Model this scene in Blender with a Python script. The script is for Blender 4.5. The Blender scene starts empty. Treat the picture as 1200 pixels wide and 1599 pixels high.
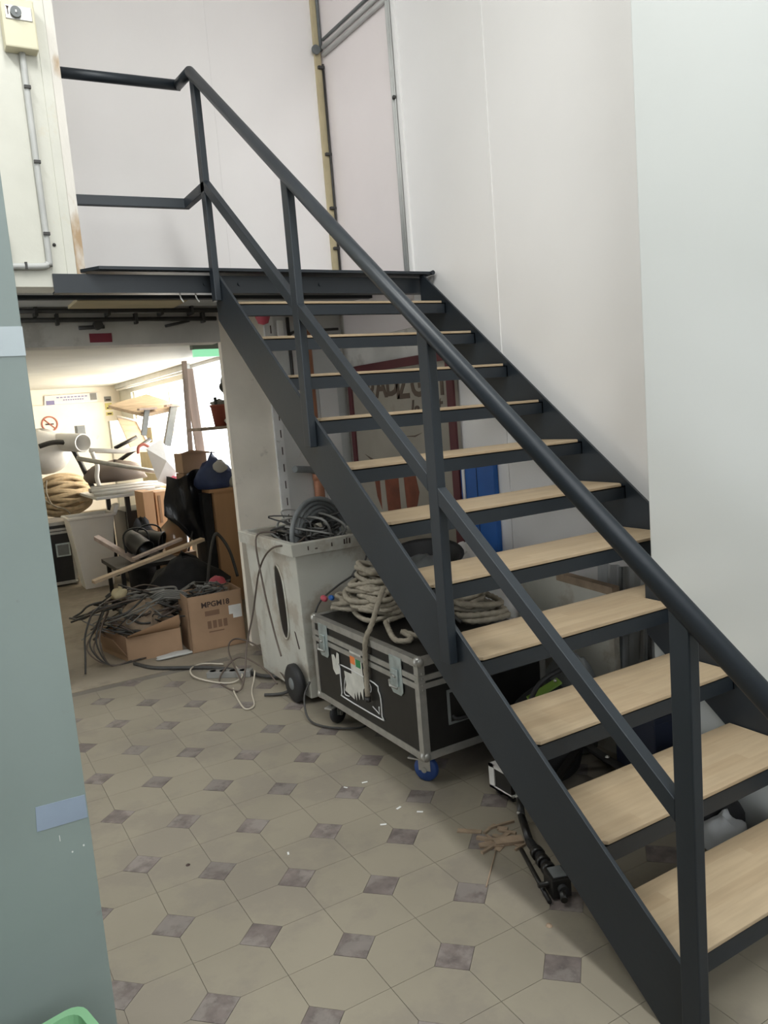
import bpy, bmesh, math, random
from mathutils import Vector, Matrix
random.seed(7)
SC = bpy.context.scene
COL = SC.collection
R_ = math.radians

# ------------------------------------------------------------------ camera, world, lights, exposure
cam_d = bpy.data.cameras.new('camera')
cam = bpy.data.objects.new('camera', cam_d); COL.objects.link(cam)
cam.matrix_world = Matrix(((0.85865, 0.13531, -0.49437, -1.3115),
                           (-0.50621, 0.07261, -0.85935, -1.1129),
                           (-0.08039, 0.98814, 0.13084, 1.4638),
                           (0, 0, 0, 1)))
cam_d.sensor_fit = 'VERTICAL'; cam_d.sensor_height = 36.0; cam_d.sensor_width = 27.0
cam_d.lens = 1240.68 / 1599 * 36.0
cam_d.clip_start = 0.02
SC.camera = cam

world = bpy.data.worlds.new('overcast_sky'); SC.world = world; world.use_nodes = True
bg = world.node_tree.nodes['Background']
bg.inputs[0].default_value = (0.93, 0.97, 1.0, 1); bg.inputs[1].default_value = 4.7

SC.view_settings.view_transform = 'Standard'; SC.view_settings.look = 'None'
SC.view_settings.gamma = 1.0; SC.view_settings.use_curve_mapping = False
SC.view_settings.exposure = 0.0

def area(name, loc, rot, sx, sy, power, colr=(1, 1, 1)):
    l = bpy.data.lights.new(name, 'AREA'); l.shape = 'RECTANGLE'; l.size = sx; l.size_y = sy
    l.energy = power; l.color = colr
    o = bpy.data.objects.new(name, l); COL.objects.link(o); o.location = loc; o.rotation_euler = rot
    return o
# unseen ceiling strip lamps, added to light the hall from above (their housings are built with the ceiling)
ADDED_LAMPS = [(-0.6, -1.6), (-0.6, 0.3), (-1.9, 1.2)]
for lx, ly in ADDED_LAMPS:
    area('added_lamp_light', (lx, ly, 4.60), (0, 0, 0), 0.24, 1.5, 56, (0.97, 1.0, 0.99))
# daylight falling through the store's side window and door
area('store_window_light', (1.06, 7.2, 1.42), (0, R_(90), 0), 0.85, 2.2, 85, (1.0, 0.90, 0.74))

# ------------------------------------------------------------------ helpers
def rootof(o):
    while o.parent: o = o.parent
    return o

class MB:
    def __init__(s): s.v = []; s.f = []; s.sm = []
    def add(s, vs, fs, smooth=False):
        b = len(s.v); s.v += [tuple(v) for v in vs]
        s.f += [tuple(i + b for i in f) for f in fs]; s.sm += [smooth] * len(fs); return s
    def box(s, a, b, M=None):
        x0, y0, z0 = a; x1, y1, z1 = b
        vs = [Vector(p) for p in ((x0,y0,z0),(x1,y0,z0),(x1,y1,z0),(x0,y1,z0),(x0,y0,z1),(x1,y0,z1),(x1,y1,z1),(x0,y1,z1))]
        if M is not None: vs = [M @ v for v in vs]
        return s.add(vs, [(0,3,2,1),(4,5,6,7),(0,1,5,4),(1,2,6,5),(2,3,7,6),(3,0,4,7)])
    def prism(s, poly, off):
        off = Vector(off); n = len(poly); p = [Vector(q) for q in poly]
        vs = p + [q + off for q in p]
        fs = [tuple(range(n))[::-1], tuple(range(n, 2 * n))] + [(i, (i + 1) % n, n + (i + 1) % n, n + i) for i in range(n)]
        return s.add(vs, fs)
    def tube(s, pts, r, n=8, cap=True, prof=None, closed=False):
        P = [Vector(p) for p in pts]; m = len(P)
        rs = r if isinstance(r, (list, tuple)) else [r] * m
        T = []
        for i in range(m):
            if closed: t = P[(i + 1) % m] - P[i - 1]
            else: t = P[min(i + 1, m - 1)] - P[max(i - 1, 0)]
            T.append(t.normalized() if t.length > 1e-9 else Vector((0, 0, 1)))
        u = Vector((0, 0, 1)) if abs(T[0].z) < .9 else Vector((1, 0, 0))
        vs = []
        for i in range(m):
            u = (u - T[i] * u.dot(T[i]))
            if u.length < 1e-6: u = T[i].orthogonal()
            u.normalize(); w = T[i].cross(u)
            for k in range(n):
                a = 2 * math.pi * k / n
                rr = rs[i] * (prof(a, i) if prof else 1)
                vs.append(P[i] + u * math.cos(a) * rr + w * math.sin(a) * rr)
        fs = []
        for i in range(m if closed else m - 1):
            j = (i + 1) % m
            for k in range(n):
                l = (k + 1) % n
                fs.append((i * n + k, i * n + l, j * n + l, j * n + k))
        s.add(vs, fs, True)
        if cap and not closed:
            b = len(s.v) - len(vs)
            s.f += [tuple(b + k for k in range(n))[::-1], tuple(b + (m - 1) * n + k for k in range(n))]; s.sm += [False, False]
        return s
    def lathe(s, prof, c, axis=(0, 0, 1), n=20):
        q = Vector((0, 0, 1)).rotation_difference(Vector(axis)); c = Vector(c)
        vs = [c + q @ Vector((r * math.cos(2*math.pi*k/n), r * math.sin(2*math.pi*k/n), z)) for r, z in prof for k in range(n)]
        fs = [(i*n+k, i*n+(k+1) % n, (i+1)*n+(k+1) % n, (i+1)*n+k) for i in range(len(prof) - 1) for k in range(n)]
        s.add(vs, fs, True)
        return s
    def build(s, name, mat, parent=None, bevel=0):
        me = bpy.data.meshes.new(name)
        if parent: off = rootof(parent).location
        else:
            xs = [v[0] for v in s.v]; ys = [v[1] for v in s.v]; zs = [v[2] for v in s.v]
            off = Vector(((min(xs)+max(xs))/2, (min(ys)+max(ys))/2, min(zs)))
        me.from_pydata([(v[0]-off[0], v[1]-off[1], v[2]-off[2]) for v in s.v], [], s.f)
        me.polygons.foreach_set('use_smooth', s.sm)
        bm = bmesh.new(); bm.from_mesh(me); bmesh.ops.recalc_face_normals(bm, faces=bm.faces)
        if bevel:
            es = [e for e in bm.edges if len(e.link_faces) == 2 and e.calc_face_angle(0) > .5]
            bmesh.ops.bevel(bm, geom=es, offset=bevel, segments=2, profile=.6, affect='EDGES', clamp_overlap=True)
        bm.to_mesh(me); bm.free()
        me.materials.append(mat)
        o = bpy.data.objects.new(name, me); COL.objects.link(o)
        if parent: o.parent = parent
        else: o.location = off
        return o

def thing(name, label, cat, loc, group=None):
    o = bpy.data.objects.new(name, None); COL.objects.link(o); o.location = Vector(loc); o.empty_display_size = .1
    return tag(o, label, cat, group)
def tag(o, label, cat, group=None):
    o['label'] = label; o['category'] = cat
    if group: o['group'] = group
    return o
def struct(o): o['kind'] = 'structure'; return o

def spline(pts, n=8, closed=False):
    P = [Vector(p) for p in pts]; out = []; m = len(P)
    rng = range(m) if closed else range(m - 1)
    for i in rng:
        if closed: a, b, c, d = P[i-1], P[i], P[(i+1) % m], P[(i+2) % m]
        else: a, b, c, d = P[max(i-1, 0)], P[i], P[i+1], P[min(i+2, m-1)]
        for k in range(n):
            t = k / n
            out.append(.5 * ((2*b) + (c-a)*t + (2*a-5*b+4*c-d)*t*t + (3*b-a-3*c+d)*t**3))
    if not closed: out.append(P[-1])
    return out
def resample(P, step):
    out = [P[0]]; acc = 0
    for a, b in zip(P, P[1:]):
        L = (b - a).length
        while acc + L >= step:
            t = (step - acc) / L; a = a + (b - a) * t; out.append(a); L = (b - a).length; acc = 0
        acc += L
    return out
def rope_tube(mb, pts, r, step=.007, n=9):
    P = resample(pts, step)
    tw = 2 * math.pi / (r * 7.5) * step
    mb.tube(P, r, n, prof=lambda a, i:   .78 + .32 * abs(math.cos(1.5 * (a - tw * i))))

# ------------------------------------------------------------------ materials
def mat(name, c, rough=.5, metal=0.0, var=.08, scale=6.0, bump=0.0, bscale=60.0, spec=.5, c2=None, thr=None, rnd=0.0, stretch=None, coat=0, alpha=1, trans=0, emit=None, spots=None, pos=False):
    m = bpy.data.materials.new(name); m.use_nodes = True
    nt = m.node_tree; b = nt.nodes['Principled BSDF']; N = nt.nodes.new; L = nt.links.new
    b.inputs['Roughness'].default_value = rough; b.inputs['Metallic'].default_value = metal
    b.inputs['Specular IOR Level'].default_value = spec
    b.inputs['Coat Weight'].default_value = coat
    b.inputs['Transmission Weight'].default_value = trans
    b.inputs['Alpha'].default_value = alpha
    tc = N('ShaderNodeTexCoord'); mp = N('ShaderNodeMapping'); co = N('ShaderNodeNewGeometry').outputs['Position'] if pos else tc.outputs['Object']; L(co, mp.inputs[0])
    if stretch: mp.inputs['Scale'].default_value = stretch
    no = N('ShaderNodeTexNoise'); no.inputs['Scale'].default_value = scale; no.inputs['Detail'].default_value = 6
    L(mp.outputs[0], no.inputs[0])
    r = N('ShaderNodeValToRGB'); L(no.outputs['Fac'], r.inputs[0])
    if c2 is None:
        lo = [max(0, x * (1 - var)) for x in c]; hi = [min(1, x * (1 + var)) for x in c]
    else: lo, hi = c, c2
    t0, t1 = thr or (.35, .65)
    r.color_ramp.elements[0].position = t0; r.color_ramp.elements[0].color = (*lo, 1)
    r.color_ramp.elements[1].position = t1; r.color_ramp.elements[1].color = (*hi, 1)
    out = r.outputs[0]
    if spots:                                   # dirt with a shape of its own: (colour, scale, threshold, strength)
        n2 = N('ShaderNodeTexNoise'); n2.inputs['Scale'].default_value = spots[1]; n2.inputs['Detail'].default_value = 8; n2.inputs['Roughness'].default_value = .65
        L(co, n2.inputs[0])
        r2 = N('ShaderNodeValToRGB'); L(n2.outputs['Fac'], r2.inputs[0])
        r2.color_ramp.elements[0].position = spots[2]; r2.color_ramp.elements[0].color = (0, 0, 0, 1)
        r2.color_ramp.elements[1].position = spots[2] + .08; r2.color_ramp.elements[1].color = (spots[3],) * 3 + (1,)
        mx = N('ShaderNodeMixRGB'); L(r2.outputs[0], mx.inputs[0]); L(out, mx.inputs[1]); mx.inputs[2].default_value = (*spots[0], 1); out = mx.outputs[0]
    if rnd:
        oi = N('ShaderNodeObjectInfo'); hs = N('ShaderNodeHueSaturation')
        mr = N('ShaderNodeMapRange'); mr.inputs[3].default_value = 1 - rnd; mr.inputs[4].default_value = 1 + rnd
        L(oi.outputs['Random'], mr.inputs[0]); L(mr.outputs[0], hs.inputs['Value']); L(out, hs.inputs['Color']); out = hs.outputs[0]
    L(out, b.inputs['Base Color'])
    if bump:
        nb = N('ShaderNodeTexNoise'); nb.inputs['Scale'].default_value = bscale; nb.inputs['Detail'].default_value = 3
        L(mp.outputs[0], nb.inputs[0])
        bp = N('ShaderNodeBump'); bp.inputs['Strength'].default_value = bump; bp.inputs['Distance'].default_value = .01
        L(nb.outputs['Fac'], bp.inputs['Height']); L(bp.outputs[0], b.inputs['Normal'])
    if emit:
        b.inputs['Emission Color'].default_value = (*emit[0], 1); b.inputs['Emission Strength'].default_value = emit[1]
    return m

M_ = {}
M_['steel'] = mat('grey_stair_paint', (.014, .019, .0245), .42, 0, .10, 3, .03, 40, spec=.42)
M_['tile'] = mat('cement_tile', (.248, .218, .166), .6, 0, .09, 1.3, .05, 60, rnd=.03, spots=((.18, .155, .132), 2.2, .48, .42), pos=True)
M_['diamond'] = mat('dark_cement_tile', (.14, .115, .105), .6, 0, .25, 22, .05, 80, rnd=.16, spots=((.22, .195, .175), 9, .47, .7), pos=True)
M_['joint'] = mat('floor_joint', (.17, .15, .125), .9)
M_['dirtfloor'] = mat('worn_cement_floor', (.265, .225, .172), .75, 0, .15, 3, .1, 50, spots=((.17, .14, .115), 3.5, .52, .5))
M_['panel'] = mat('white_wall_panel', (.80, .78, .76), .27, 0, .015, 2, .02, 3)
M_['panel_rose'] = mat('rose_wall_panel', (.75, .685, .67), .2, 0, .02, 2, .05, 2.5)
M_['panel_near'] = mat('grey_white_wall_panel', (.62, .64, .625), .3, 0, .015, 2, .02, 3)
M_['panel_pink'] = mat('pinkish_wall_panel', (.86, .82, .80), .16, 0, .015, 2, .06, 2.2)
M_['plaster'] = mat('white_plaster', (.60, .60, .58), .8, 0, .05, 3, .1, 30, spots=((.40, .38, .35), 4, .6, .5))
M_['cream'] = mat('cream_plaster', (.66, .645, .57), .75, 0, .04, 4, .12, 25, spots=((.62, .56, .44), 6, .62, .5))
M_['cream2'] = mat('cream_pillar_plaster', (.86, .79, .68), .75, 0, .05, 4, .1, 25, spots=((.45, .40, .33), 7, .63, .5))
M_['ceil'] = mat('ceiling_white', (.75, .74, .71), .9)
M_['dirtywall'] = mat('dirty_wall', (.58, .56, .52), .8, 0, .15, 3, .1, 25, spots=((.36, .33, .29), 4, .55, .5))
M_['peel'] = mat('peeling_painted_timber', (.42, .29, .17), .7, 0, .1, 7, .25, 35, c2=(.70, .66, .60), thr=(.40, .48), stretch=(1, 1, .35))
M_['darkwall'] = mat('dark_grey_wall', (.10, .10, .10), .8)  # unseen walls, kept dark to cut bounce light low down
M_['alu'] = mat('aluminium', (.46, .45, .42), .42, .75, .12, 20)
M_['white_alu'] = mat('white_rail', (.68, .67, .65), .5, 0, .05, 10, spots=((.3, .27, .24), 14, .6, .6))
M_['zinc'] = mat('zinc_plate', (.50, .57, .57), .35, .7, .15, 25)
M_['black'] = mat('black_laminate', (.010, .009, .008), .4, 0, .2, 20)
M_['blackrub'] = mat('black_rubber', (.015, .015, .016), .6, 0, .2, 20)
M_['blackcloth'] = mat('black_cloth', (.012, .012, .013), .85, 0, .3, 12, .3, 20)
M_['blackbag'] = mat('black_bin_bag', (.012, .012, .014), .3, 0, .2, 12, .5, 14)
M_['rope'] = mat('natural_rope', (.33, .29, .225), .85, 0, .15, 30, .3, 200)
M_['rope2'] = mat('golden_rope', (.52, .40, .25), .85, 0, .15, 25, .3, 200)
M_['hose'] = mat('grey_hose', (.16, .17, .17), .55, 0, .1, 20)
M_['cable'] = mat('dark_cable', (.04, .038, .035), .55, 0, .2, 20)
M_['cable_brown'] = mat('brown_cable', (.10, .075, .06), .6)
M_['cable_grey'] = mat('grey_cable', (.22, .215, .20), .55)
M_['cable_white'] = mat('dirty_white_cable', (.48, .43, .35), .6)
M_['binwhite'] = mat('scuffed_white_plastic', (.53, .52, .46), .5, 0, .06, 5, .05, 30, spots=((.34, .28, .21), 4, .50, .6))
M_['white'] = mat('white_plastic', (.78, .76, .72), .45, 0, .03, 6)
M_['card'] = mat('brown_cardboard', (.36, .23, .14), .8, 0, .08, 5, .05, 60)
M_['cardin'] = mat('brown_cardboard_inner', (.30, .18, .10), .8, 0, .08, 5)
M_['print'] = mat('dark_print', (.05, .03, .025), .8)
M_['print2'] = mat('faint_print', (.20, .115, .07), .8)
M_['paper'] = mat('white_paper', (.72, .72, .70), .7)
M_['stickerwhite'] = mat('torn_white_sticker', (.62, .61, .55), .6, 0, .1, 20)
M_['orange'] = mat('orange_print', (.80, .22, .05), .6)
M_['green'] = mat('green_print', (.02, .22, .07), .6)
M_['copper'] = mat('copper_pipe', (.42, .19, .11), .45, .25, .1, 8)
M_['maroon'] = mat('maroon_paint', (.10, .022, .026), .6)
M_['sign'] = mat('beige_painted_board', (.31, .28, .23), .7, 0, .08, 3, spots=((.24, .20, .16), 3, .58, .6))
M_['signbrown'] = mat('brown_lettering', (.10, .07, .05), .7)
M_['rust'] = mat('rust_red_painting', (.17, .048, .023), .7, 0, .25, 8)
M_['blue'] = mat('blue_paint', (.012, .10, .36), .5)
M_['navy'] = mat('navy_plastic', (.004, .008, .025), .5)
M_['bluebag'] = mat('dark_blue_bag', (.03, .05, .13), .5, 0, .2, 8, .3, 14)
M_['woodcab'] = mat('orange_wood', (.50, .29, .15), .6, 0, .12, 4, stretch=(1, 1, .15))
M_['wood'] = mat('pale_plank', (.50, .38, .26), .7, 0, .15, 6, stretch=(1, 6, 6))
M_['woodgrey'] = mat('weathered_post', (.42, .33, .28), .75, 0, .15, 6, stretch=(4, 4, .3))
M_['red'] = mat('red_plaque', (.22, .012, .03), .5)
M_['pink'] = mat('pinkish_red_plastic', (.45, .07, .10), .5)
M_['exit'] = mat('exit_sign_green', (.10, .42, .20), .4, emit=((.35, .85, .5), .9))
M_['greyline'] = mat('grey_conduit', (.50, .50, .48), .5)
M_['cream_box'] = mat('cream_plastic_box', (.66, .61, .44), .45, 0, .03, 5)
M_['partition'] = mat('grey_green_paint', (.235, .285, .27), .5, 0, .06, 2.5, .03, 20, spots=((.20, .20, .19), 18, .68, .5))
M_['tapeblue'] = mat('faded_blue_tape', (.27, .33, .42), .6)
M_['tapeclear'] = mat('clear_tape', (.40, .46, .48), .2, 0, .04, 4, .15, 6)
M_['greenplastic'] = mat('pale_green_plastic', (.22, .44, .24), .4, 0, .05, 6)
M_['greenstrap'] = mat('lime_strap', (.13, .22, .03), .6)
M_['bluerub'] = mat('blue_wheel', (.02, .06, .22), .5)
M_['jar'] = mat('brown_glass', (.35, .24, .15), .12, 0, .1, 5, trans=.35)
M_['terracotta'] = mat('terracotta_plastic', (.36, .10, .07), .6)
M_['bagwhite'] = mat('white_plastic_bag', (.80, .78, .75), .4, 0, .03, 5, .3, 12)
M_['lampdiff'] = mat('lamp_diffuser', (.9, .9, .9), .4, emit=((1, .98, .94), 5.0))
M_['pinelt'] = mat('yellowish_timber', (.50, .42, .26), .7, 0, .1, 6)
M_['noticey'] = mat('yellow_notice', (.70, .62, .22), .6)
M_['noticeb'] = mat('violet_print', (.22, .20, .36), .6)
M_['noticer'] = mat('red_sign_print', (.50, .17, .12), .6)
M_['debris'] = mat('splintered_wood', (.30, .22, .15), .8, 0, .2, 20)
M_['stripe'] = mat('grey_striped_cloth', (.42, .43, .43), .8)
M_['glass'] = mat('window_glass', (.9, .95, .95), .05, trans=1.0)

# wood tread: finger-jointed staves running across the stair
def tread_mat():
    m = mat('varnished_beech', (.37, .285, .185), .42, 0, .06, 5, stretch=(1.2, 14, 14), rnd=.04)
    nt = m.node_tree; N = nt.nodes.new; L = nt.links.new; b = nt.nodes['Principled BSDF']
    old = b.inputs['Base Color'].links[0].from_socket
    tc = N('ShaderNodeNewGeometry'); br = N('ShaderNodeTexBrick'); L(tc.outputs['Position'], br.inputs[0])
    br.inputs['Scale'].default_value = 1; br.inputs['Brick Width'].default_value = .33; br.inputs['Row Height'].default_value = .042
    br.inputs['Mortar Size'].default_value = .0; br.inputs['Color1'].default_value = (.55, .55, .55, 1); br.inputs['Color2'].default_value = (.46, .44, .42, 1)
    ov = N('ShaderNodeMixRGB'); ov.blend_type = 'OVERLAY'; ov.inputs[0].default_value = .75
    L(old, ov.inputs[1]); L(br.outputs[0], ov.inputs[2]); L(ov.outputs[0], b.inputs['Base Color'])
    return m
M_['tread'] = tread_mat()

def text(body, size, M, mtl, name, parent, extr=.0008, shear=0, bold=0):
    cu = bpy.data.curves.new(name, 'FONT'); cu.body = body; cu.size = size; cu.extrude = extr; cu.shear = shear; cu.offset = bold; cu.resolution_u = 3
    o = bpy.data.objects.new(name + '_src', cu); COL.objects.link(o)
    dg = bpy.context.evaluated_depsgraph_get(); me = bpy.data.meshes.new_from_object(o.evaluated_get(dg))
    bpy.data.objects.remove(o)
    off = rootof(parent).location
    me.transform(Matrix.Translation(-off) @ M)
    me.materials.clear(); me.materials.append(mtl)
    r = bpy.data.objects.new(name, me); COL.objects.link(r); r.parent = parent
    return r
def basis(o, x, y):
    x = Vector(x).normalized(); y = Vector(y).normalized(); z = x.cross(y); o = Vector(o)
    return Matrix(((x.x, y.x, z.x, o.x), (x.y, y.y, z.y, o.y), (x.z, y.z, z.z, o.z), (0, 0, 0, 1)))
def rotz(deg, c):
    c = Vector(c); return Matrix.Translation(c) @ Matrix.Rotation(R_(deg), 4, 'Z') @ Matrix.Translation(-c)

# ------------------------------------------------------------------ the setting
XW = 1.215          # face of the right wall
YU = 3.61           # face of the upper back wall
YL = 3.68           # face of the lower back wall with the store opening
CZ = 4.75           # hall ceiling
g = .23294; r = .18; SL = r / g; W = 1.1358

floor = MB().box((-3.4, -4.2, -.06), (1.6, 3.68, -.004)).build('floor', M_['joint']); struct(floor)
fs = MB().box((-1.9, 3.585, -.06), (1.205, 9.3, .0004)).build('floor_store', M_['dirtfloor']); struct(fs)

def floor_tiles():
    S = .28075; s = S / math.sqrt(2); c = .0655; gp = .0007; rot = -0.7965 + math.pi / 4
    ox, oy = -.8505, 1.1289
    def mesh(name, poly, zt, m):
        b = MB(); b.prism([(x, y, -.004) for x, y in poly], (0, 0, zt + .004))
        me = bpy.data.meshes.new(name); me.from_pydata(b.v, [], b.f); me.materials.append(m)
        bm = bmesh.new(); bm.from_mesh(me); bmesh.ops.recalc_face_normals(bm, faces=bm.faces); bm.to_mesh(me); bm.free(); return me
    q = gp; k = c + gp * .7
    hexA = mesh('hexagon_tile', [(k, q), (s-q, q), (s-q, s-k), (s-k, s-q), (q, s-q), (q, k)], .0, M_['tile'])
    hexB = mesh('hexagon_tile', [(q, q), (s-k, q), (s-q, k), (s-q, s-q), (k, s-q), (q, s-k)], .0, M_['tile'])
    h = c - gp
    dia = mesh('diamond_tile', [(-h, 0), (0, -h), (h, 0), (0, h)], .0003, M_['diamond'])
    cr, sr = math.cos(rot), math.sin(rot)
    cand = []
    for i in range(-22, 23):
        for j in range(-22, 23):
            x, y = ox + s * (cr*i - sr*j), oy + s * (sr*i + cr*j)
            cand.append((i, j, x, y))
    hx = []; dm = []
    for i, j, x, y in cand:
        cx, cy = x + s*.5*(cr-sr), y + s*.5*(sr+cr)
        if -1.35 < cx < 1.12 and -.25 < cy < 3.55: hx.append(((cx + 1.31)**2 + (cy + 1.11)**2, i, j, x, y))
        if (i + j) % 2 == 0 and -1.35 < x < 1.15 and -.25 < y < 3.6: dm.append((i, j, x, y))
    hx.sort(); n = 0
    rest = MB()
    for d, i, j, x, y in hx:
        me = hexA if (i + j) % 2 == 0 else hexB
        if n < 290:
            o = bpy.data.objects.new('hexagon_tile', me); COL.objects.link(o); o.parent = floor
            o.location = Vector((x, y, 0)) - floor.location; o.rotation_euler.z = rot; n += 1
    for i, j, x, y in dm:
        o = bpy.data.objects.new('diamond_tile', dia); COL.objects.link(o); o.parent = floor
        o.location = Vector((x, y, 0)) - floor.location; o.rotation_euler.z = rot
    # hexagon tiles beyond: one joined sheet with the same joints
    for i, j, x, y in cand:
        cx, cy = x + s*.5*(cr-sr), y + s*.5*(sr+cr)
        if not (-3.2 < cx < 1.12 and -4.0 < cy < 3.6): continue
        if any(t[1] == i and t[2] == j for t in hx[:290]): continue
        me = hexA if (i + j) % 2 == 0 else hexB
        P = [(v.co.x, v.co.y) for v in me.vertices if v.co.z > -.002]
        rest.prism([(x + cr*a - sr*b, y + sr*a + cr*b, -.004) for a, b in P[:]], (0, 0, .004))
    o = rest.build('hexagon_tile_sheet', M_['tile'], floor); o['kind'] = 'stuff'
floor_tiles()

ceil = struct(MB().box((-3.4, -4.2, CZ), (1.6, 3.9, CZ + .1)).build('ceiling', M_['ceil']))
for k, (lx, ly) in enumerate(ADDED_LAMPS):
    t = thing('added_strip_lamp', 'long white fluorescent strip lamp added out of view under the hall ceiling, ' + ('nearest the street', 'above the foot of the stairs', 'nearest the cream wall')[k], 'lamp', (lx, ly, 4.65), 'added ceiling strip lamps')
    MB().box((lx-.14, ly-.8, 4.66), (lx+.14, ly+.8, CZ)).build('housing', M_['white'], t, .01)
    for dx in (-.07, .07): MB().tube([(lx+dx, ly-.74, 4.635), (lx+dx, ly+.74, 4.635)], .016, 10).build('tube', M_['lampdiff'], t)

# unseen front wall added behind the camera; high windows shape the light
wf = struct(MB().box((-3.4, -4.3, 0), (1.3, -4.2, 1.9)).build('wall_front_added', M_['darkwall']))
MB().box((-3.4, -4.3, 4.5), (1.3, -4.2, CZ)).build('added_window_head', M_['plaster'], wf)
for x in (-3.4, -1.9, -.4, 1.1): MB().box((x, -4.28, 1.9), (x + .1, -4.22, 4.5)).build('added_window_post', M_['white'], wf)
wall_left = struct(MB().box((-3.5, -4.2, 0), (-3.4, 2.9, CZ)).build('wall_left', M_['darkwall']))
# right wall core + cladding panels
wr = struct(MB().box((XW + .012, -4.2, 0), (XW + .15, 3.9, CZ)).build('wall_right', M_['dirtywall']))
XN = .853; YN = .80
yp = [3.61, 2.745, 2.000, 1.030]
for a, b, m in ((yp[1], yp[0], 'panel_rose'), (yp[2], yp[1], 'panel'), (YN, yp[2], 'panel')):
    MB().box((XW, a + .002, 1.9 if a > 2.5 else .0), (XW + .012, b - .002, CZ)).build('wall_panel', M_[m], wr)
MB().box((XW - .004, yp[2]-.006, .9), (XW + .004, yp[2]+.006, CZ)).build('joint_strip', M_['panel'], wr)
# the nearer stretch of wall stands well proud and narrows the lower flight
XN = .853; YN = .80
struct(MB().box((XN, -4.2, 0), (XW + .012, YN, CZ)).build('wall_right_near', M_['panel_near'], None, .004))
# back wall, upper part: two glossy panels
wb = struct(MB().box((-3.4, YU + .012, 2.12), (XW + .012, YU + .2, CZ)).build('wall_back_upper', M_['dirtywall']))
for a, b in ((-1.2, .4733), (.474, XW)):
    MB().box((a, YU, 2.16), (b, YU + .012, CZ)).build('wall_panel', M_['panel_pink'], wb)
# lower back wall: lintel, pillar and dirty wall beside it
lo = struct(MB().box((-3.4, YL, 1.94), (.385, YL + .16, 2.13)).build('wall_back_lintel', M_['dirtywall']))
struct(MB().box((.385, YL, 0), (.68, YL + .05, 2.13)).build('wall_back_pillar', M_['cream2']))
struct(MB().box((.68, YL, 0), (XW + .012, YL + .05, 2.13)).build('wall_back_lower', M_['plaster']))
struct(MB().box((-3.4, YL, 0), (-1.15, YL + .16, 1.94)).build('wall_back_left', M_['plaster']))
# cream wall above the landing's left end
cw = struct(MB().box((-3.4, 2.6, 2.085), (-.611, 2.76, CZ)).build('wall_cream', M_['cream']))
MB().box((-.611, 2.597, 2.125), (-.575, 2.765, CZ)).build('timber_edge', M_['peel'], cw)
MB().box((-.651, 2.594, 2.12), (-.613, 2.6, CZ)).build('painted_batten', M_['cream'], cw)

# store room
SX = .92; SY = 9.05; SZ = 1.985
struct(MB().box((-1.9, YL + .16, SZ), (1.1, SY + .1, SZ + .1)).build('ceiling_store', M_['cream']))
struct(MB().box((-1.9, SY, 0), (1.1, SY + .1, SZ)).build('wall_store_back', M_['cream2']))
struct(MB().box((-1.98, YL + .16, 0), (-1.9, SY, SZ)).build('wall_store_left', M_['cream']))
struct(MB().box((SX, 4.05, 0), (SX + .1, 5.02, SZ)).build('wall_store_right', M_['cream']))
struct(MB().box((.68, YL + .05, 0), (SX + .1, 4.06, SZ)).build('wall_store_return', M_['cream2']))
struct(MB().box((SX, 6.15, 0), (SX + .1, SY, .95)).build('wall_store_right_below_window', M_['cream']))
struct(MB().box((SX, 8.45, .95), (SX + .1, SY, SZ)).build('wall_store_right_end', M_['cream']))
struct(MB().box((SX, 6.15, 1.87), (SX + .1, 8.45, SZ)).build('trim_1', M_['cream']))
# window and glazed door of the store, daylight behind them
win = struct(MB().box((SX + .03, 6.2, .95), (SX + .07, 6.25, 1.87)).build('window_1', M_['white']))
for y in (6.95, 7.7, 8.4): MB().box((SX + .03, y, .95), (SX + .07, y + .05, 1.87)).build('mullion', M_['white'], win)
dr = struct(MB().box((SX + .02, 5.02, 1.955), (SX + .09, 6.15, SZ)).build('door_1', M_['white']))
MB().box((SX + .02, 5.02, 0), (SX + .09, 5.09, 1.955)).build('door_frame', M_['white'], dr)
MB().box((SX + .02, 6.08, 0), (SX + .09, 6.15, 1.955)).build('door_frame', M_['white'], dr)

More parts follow.
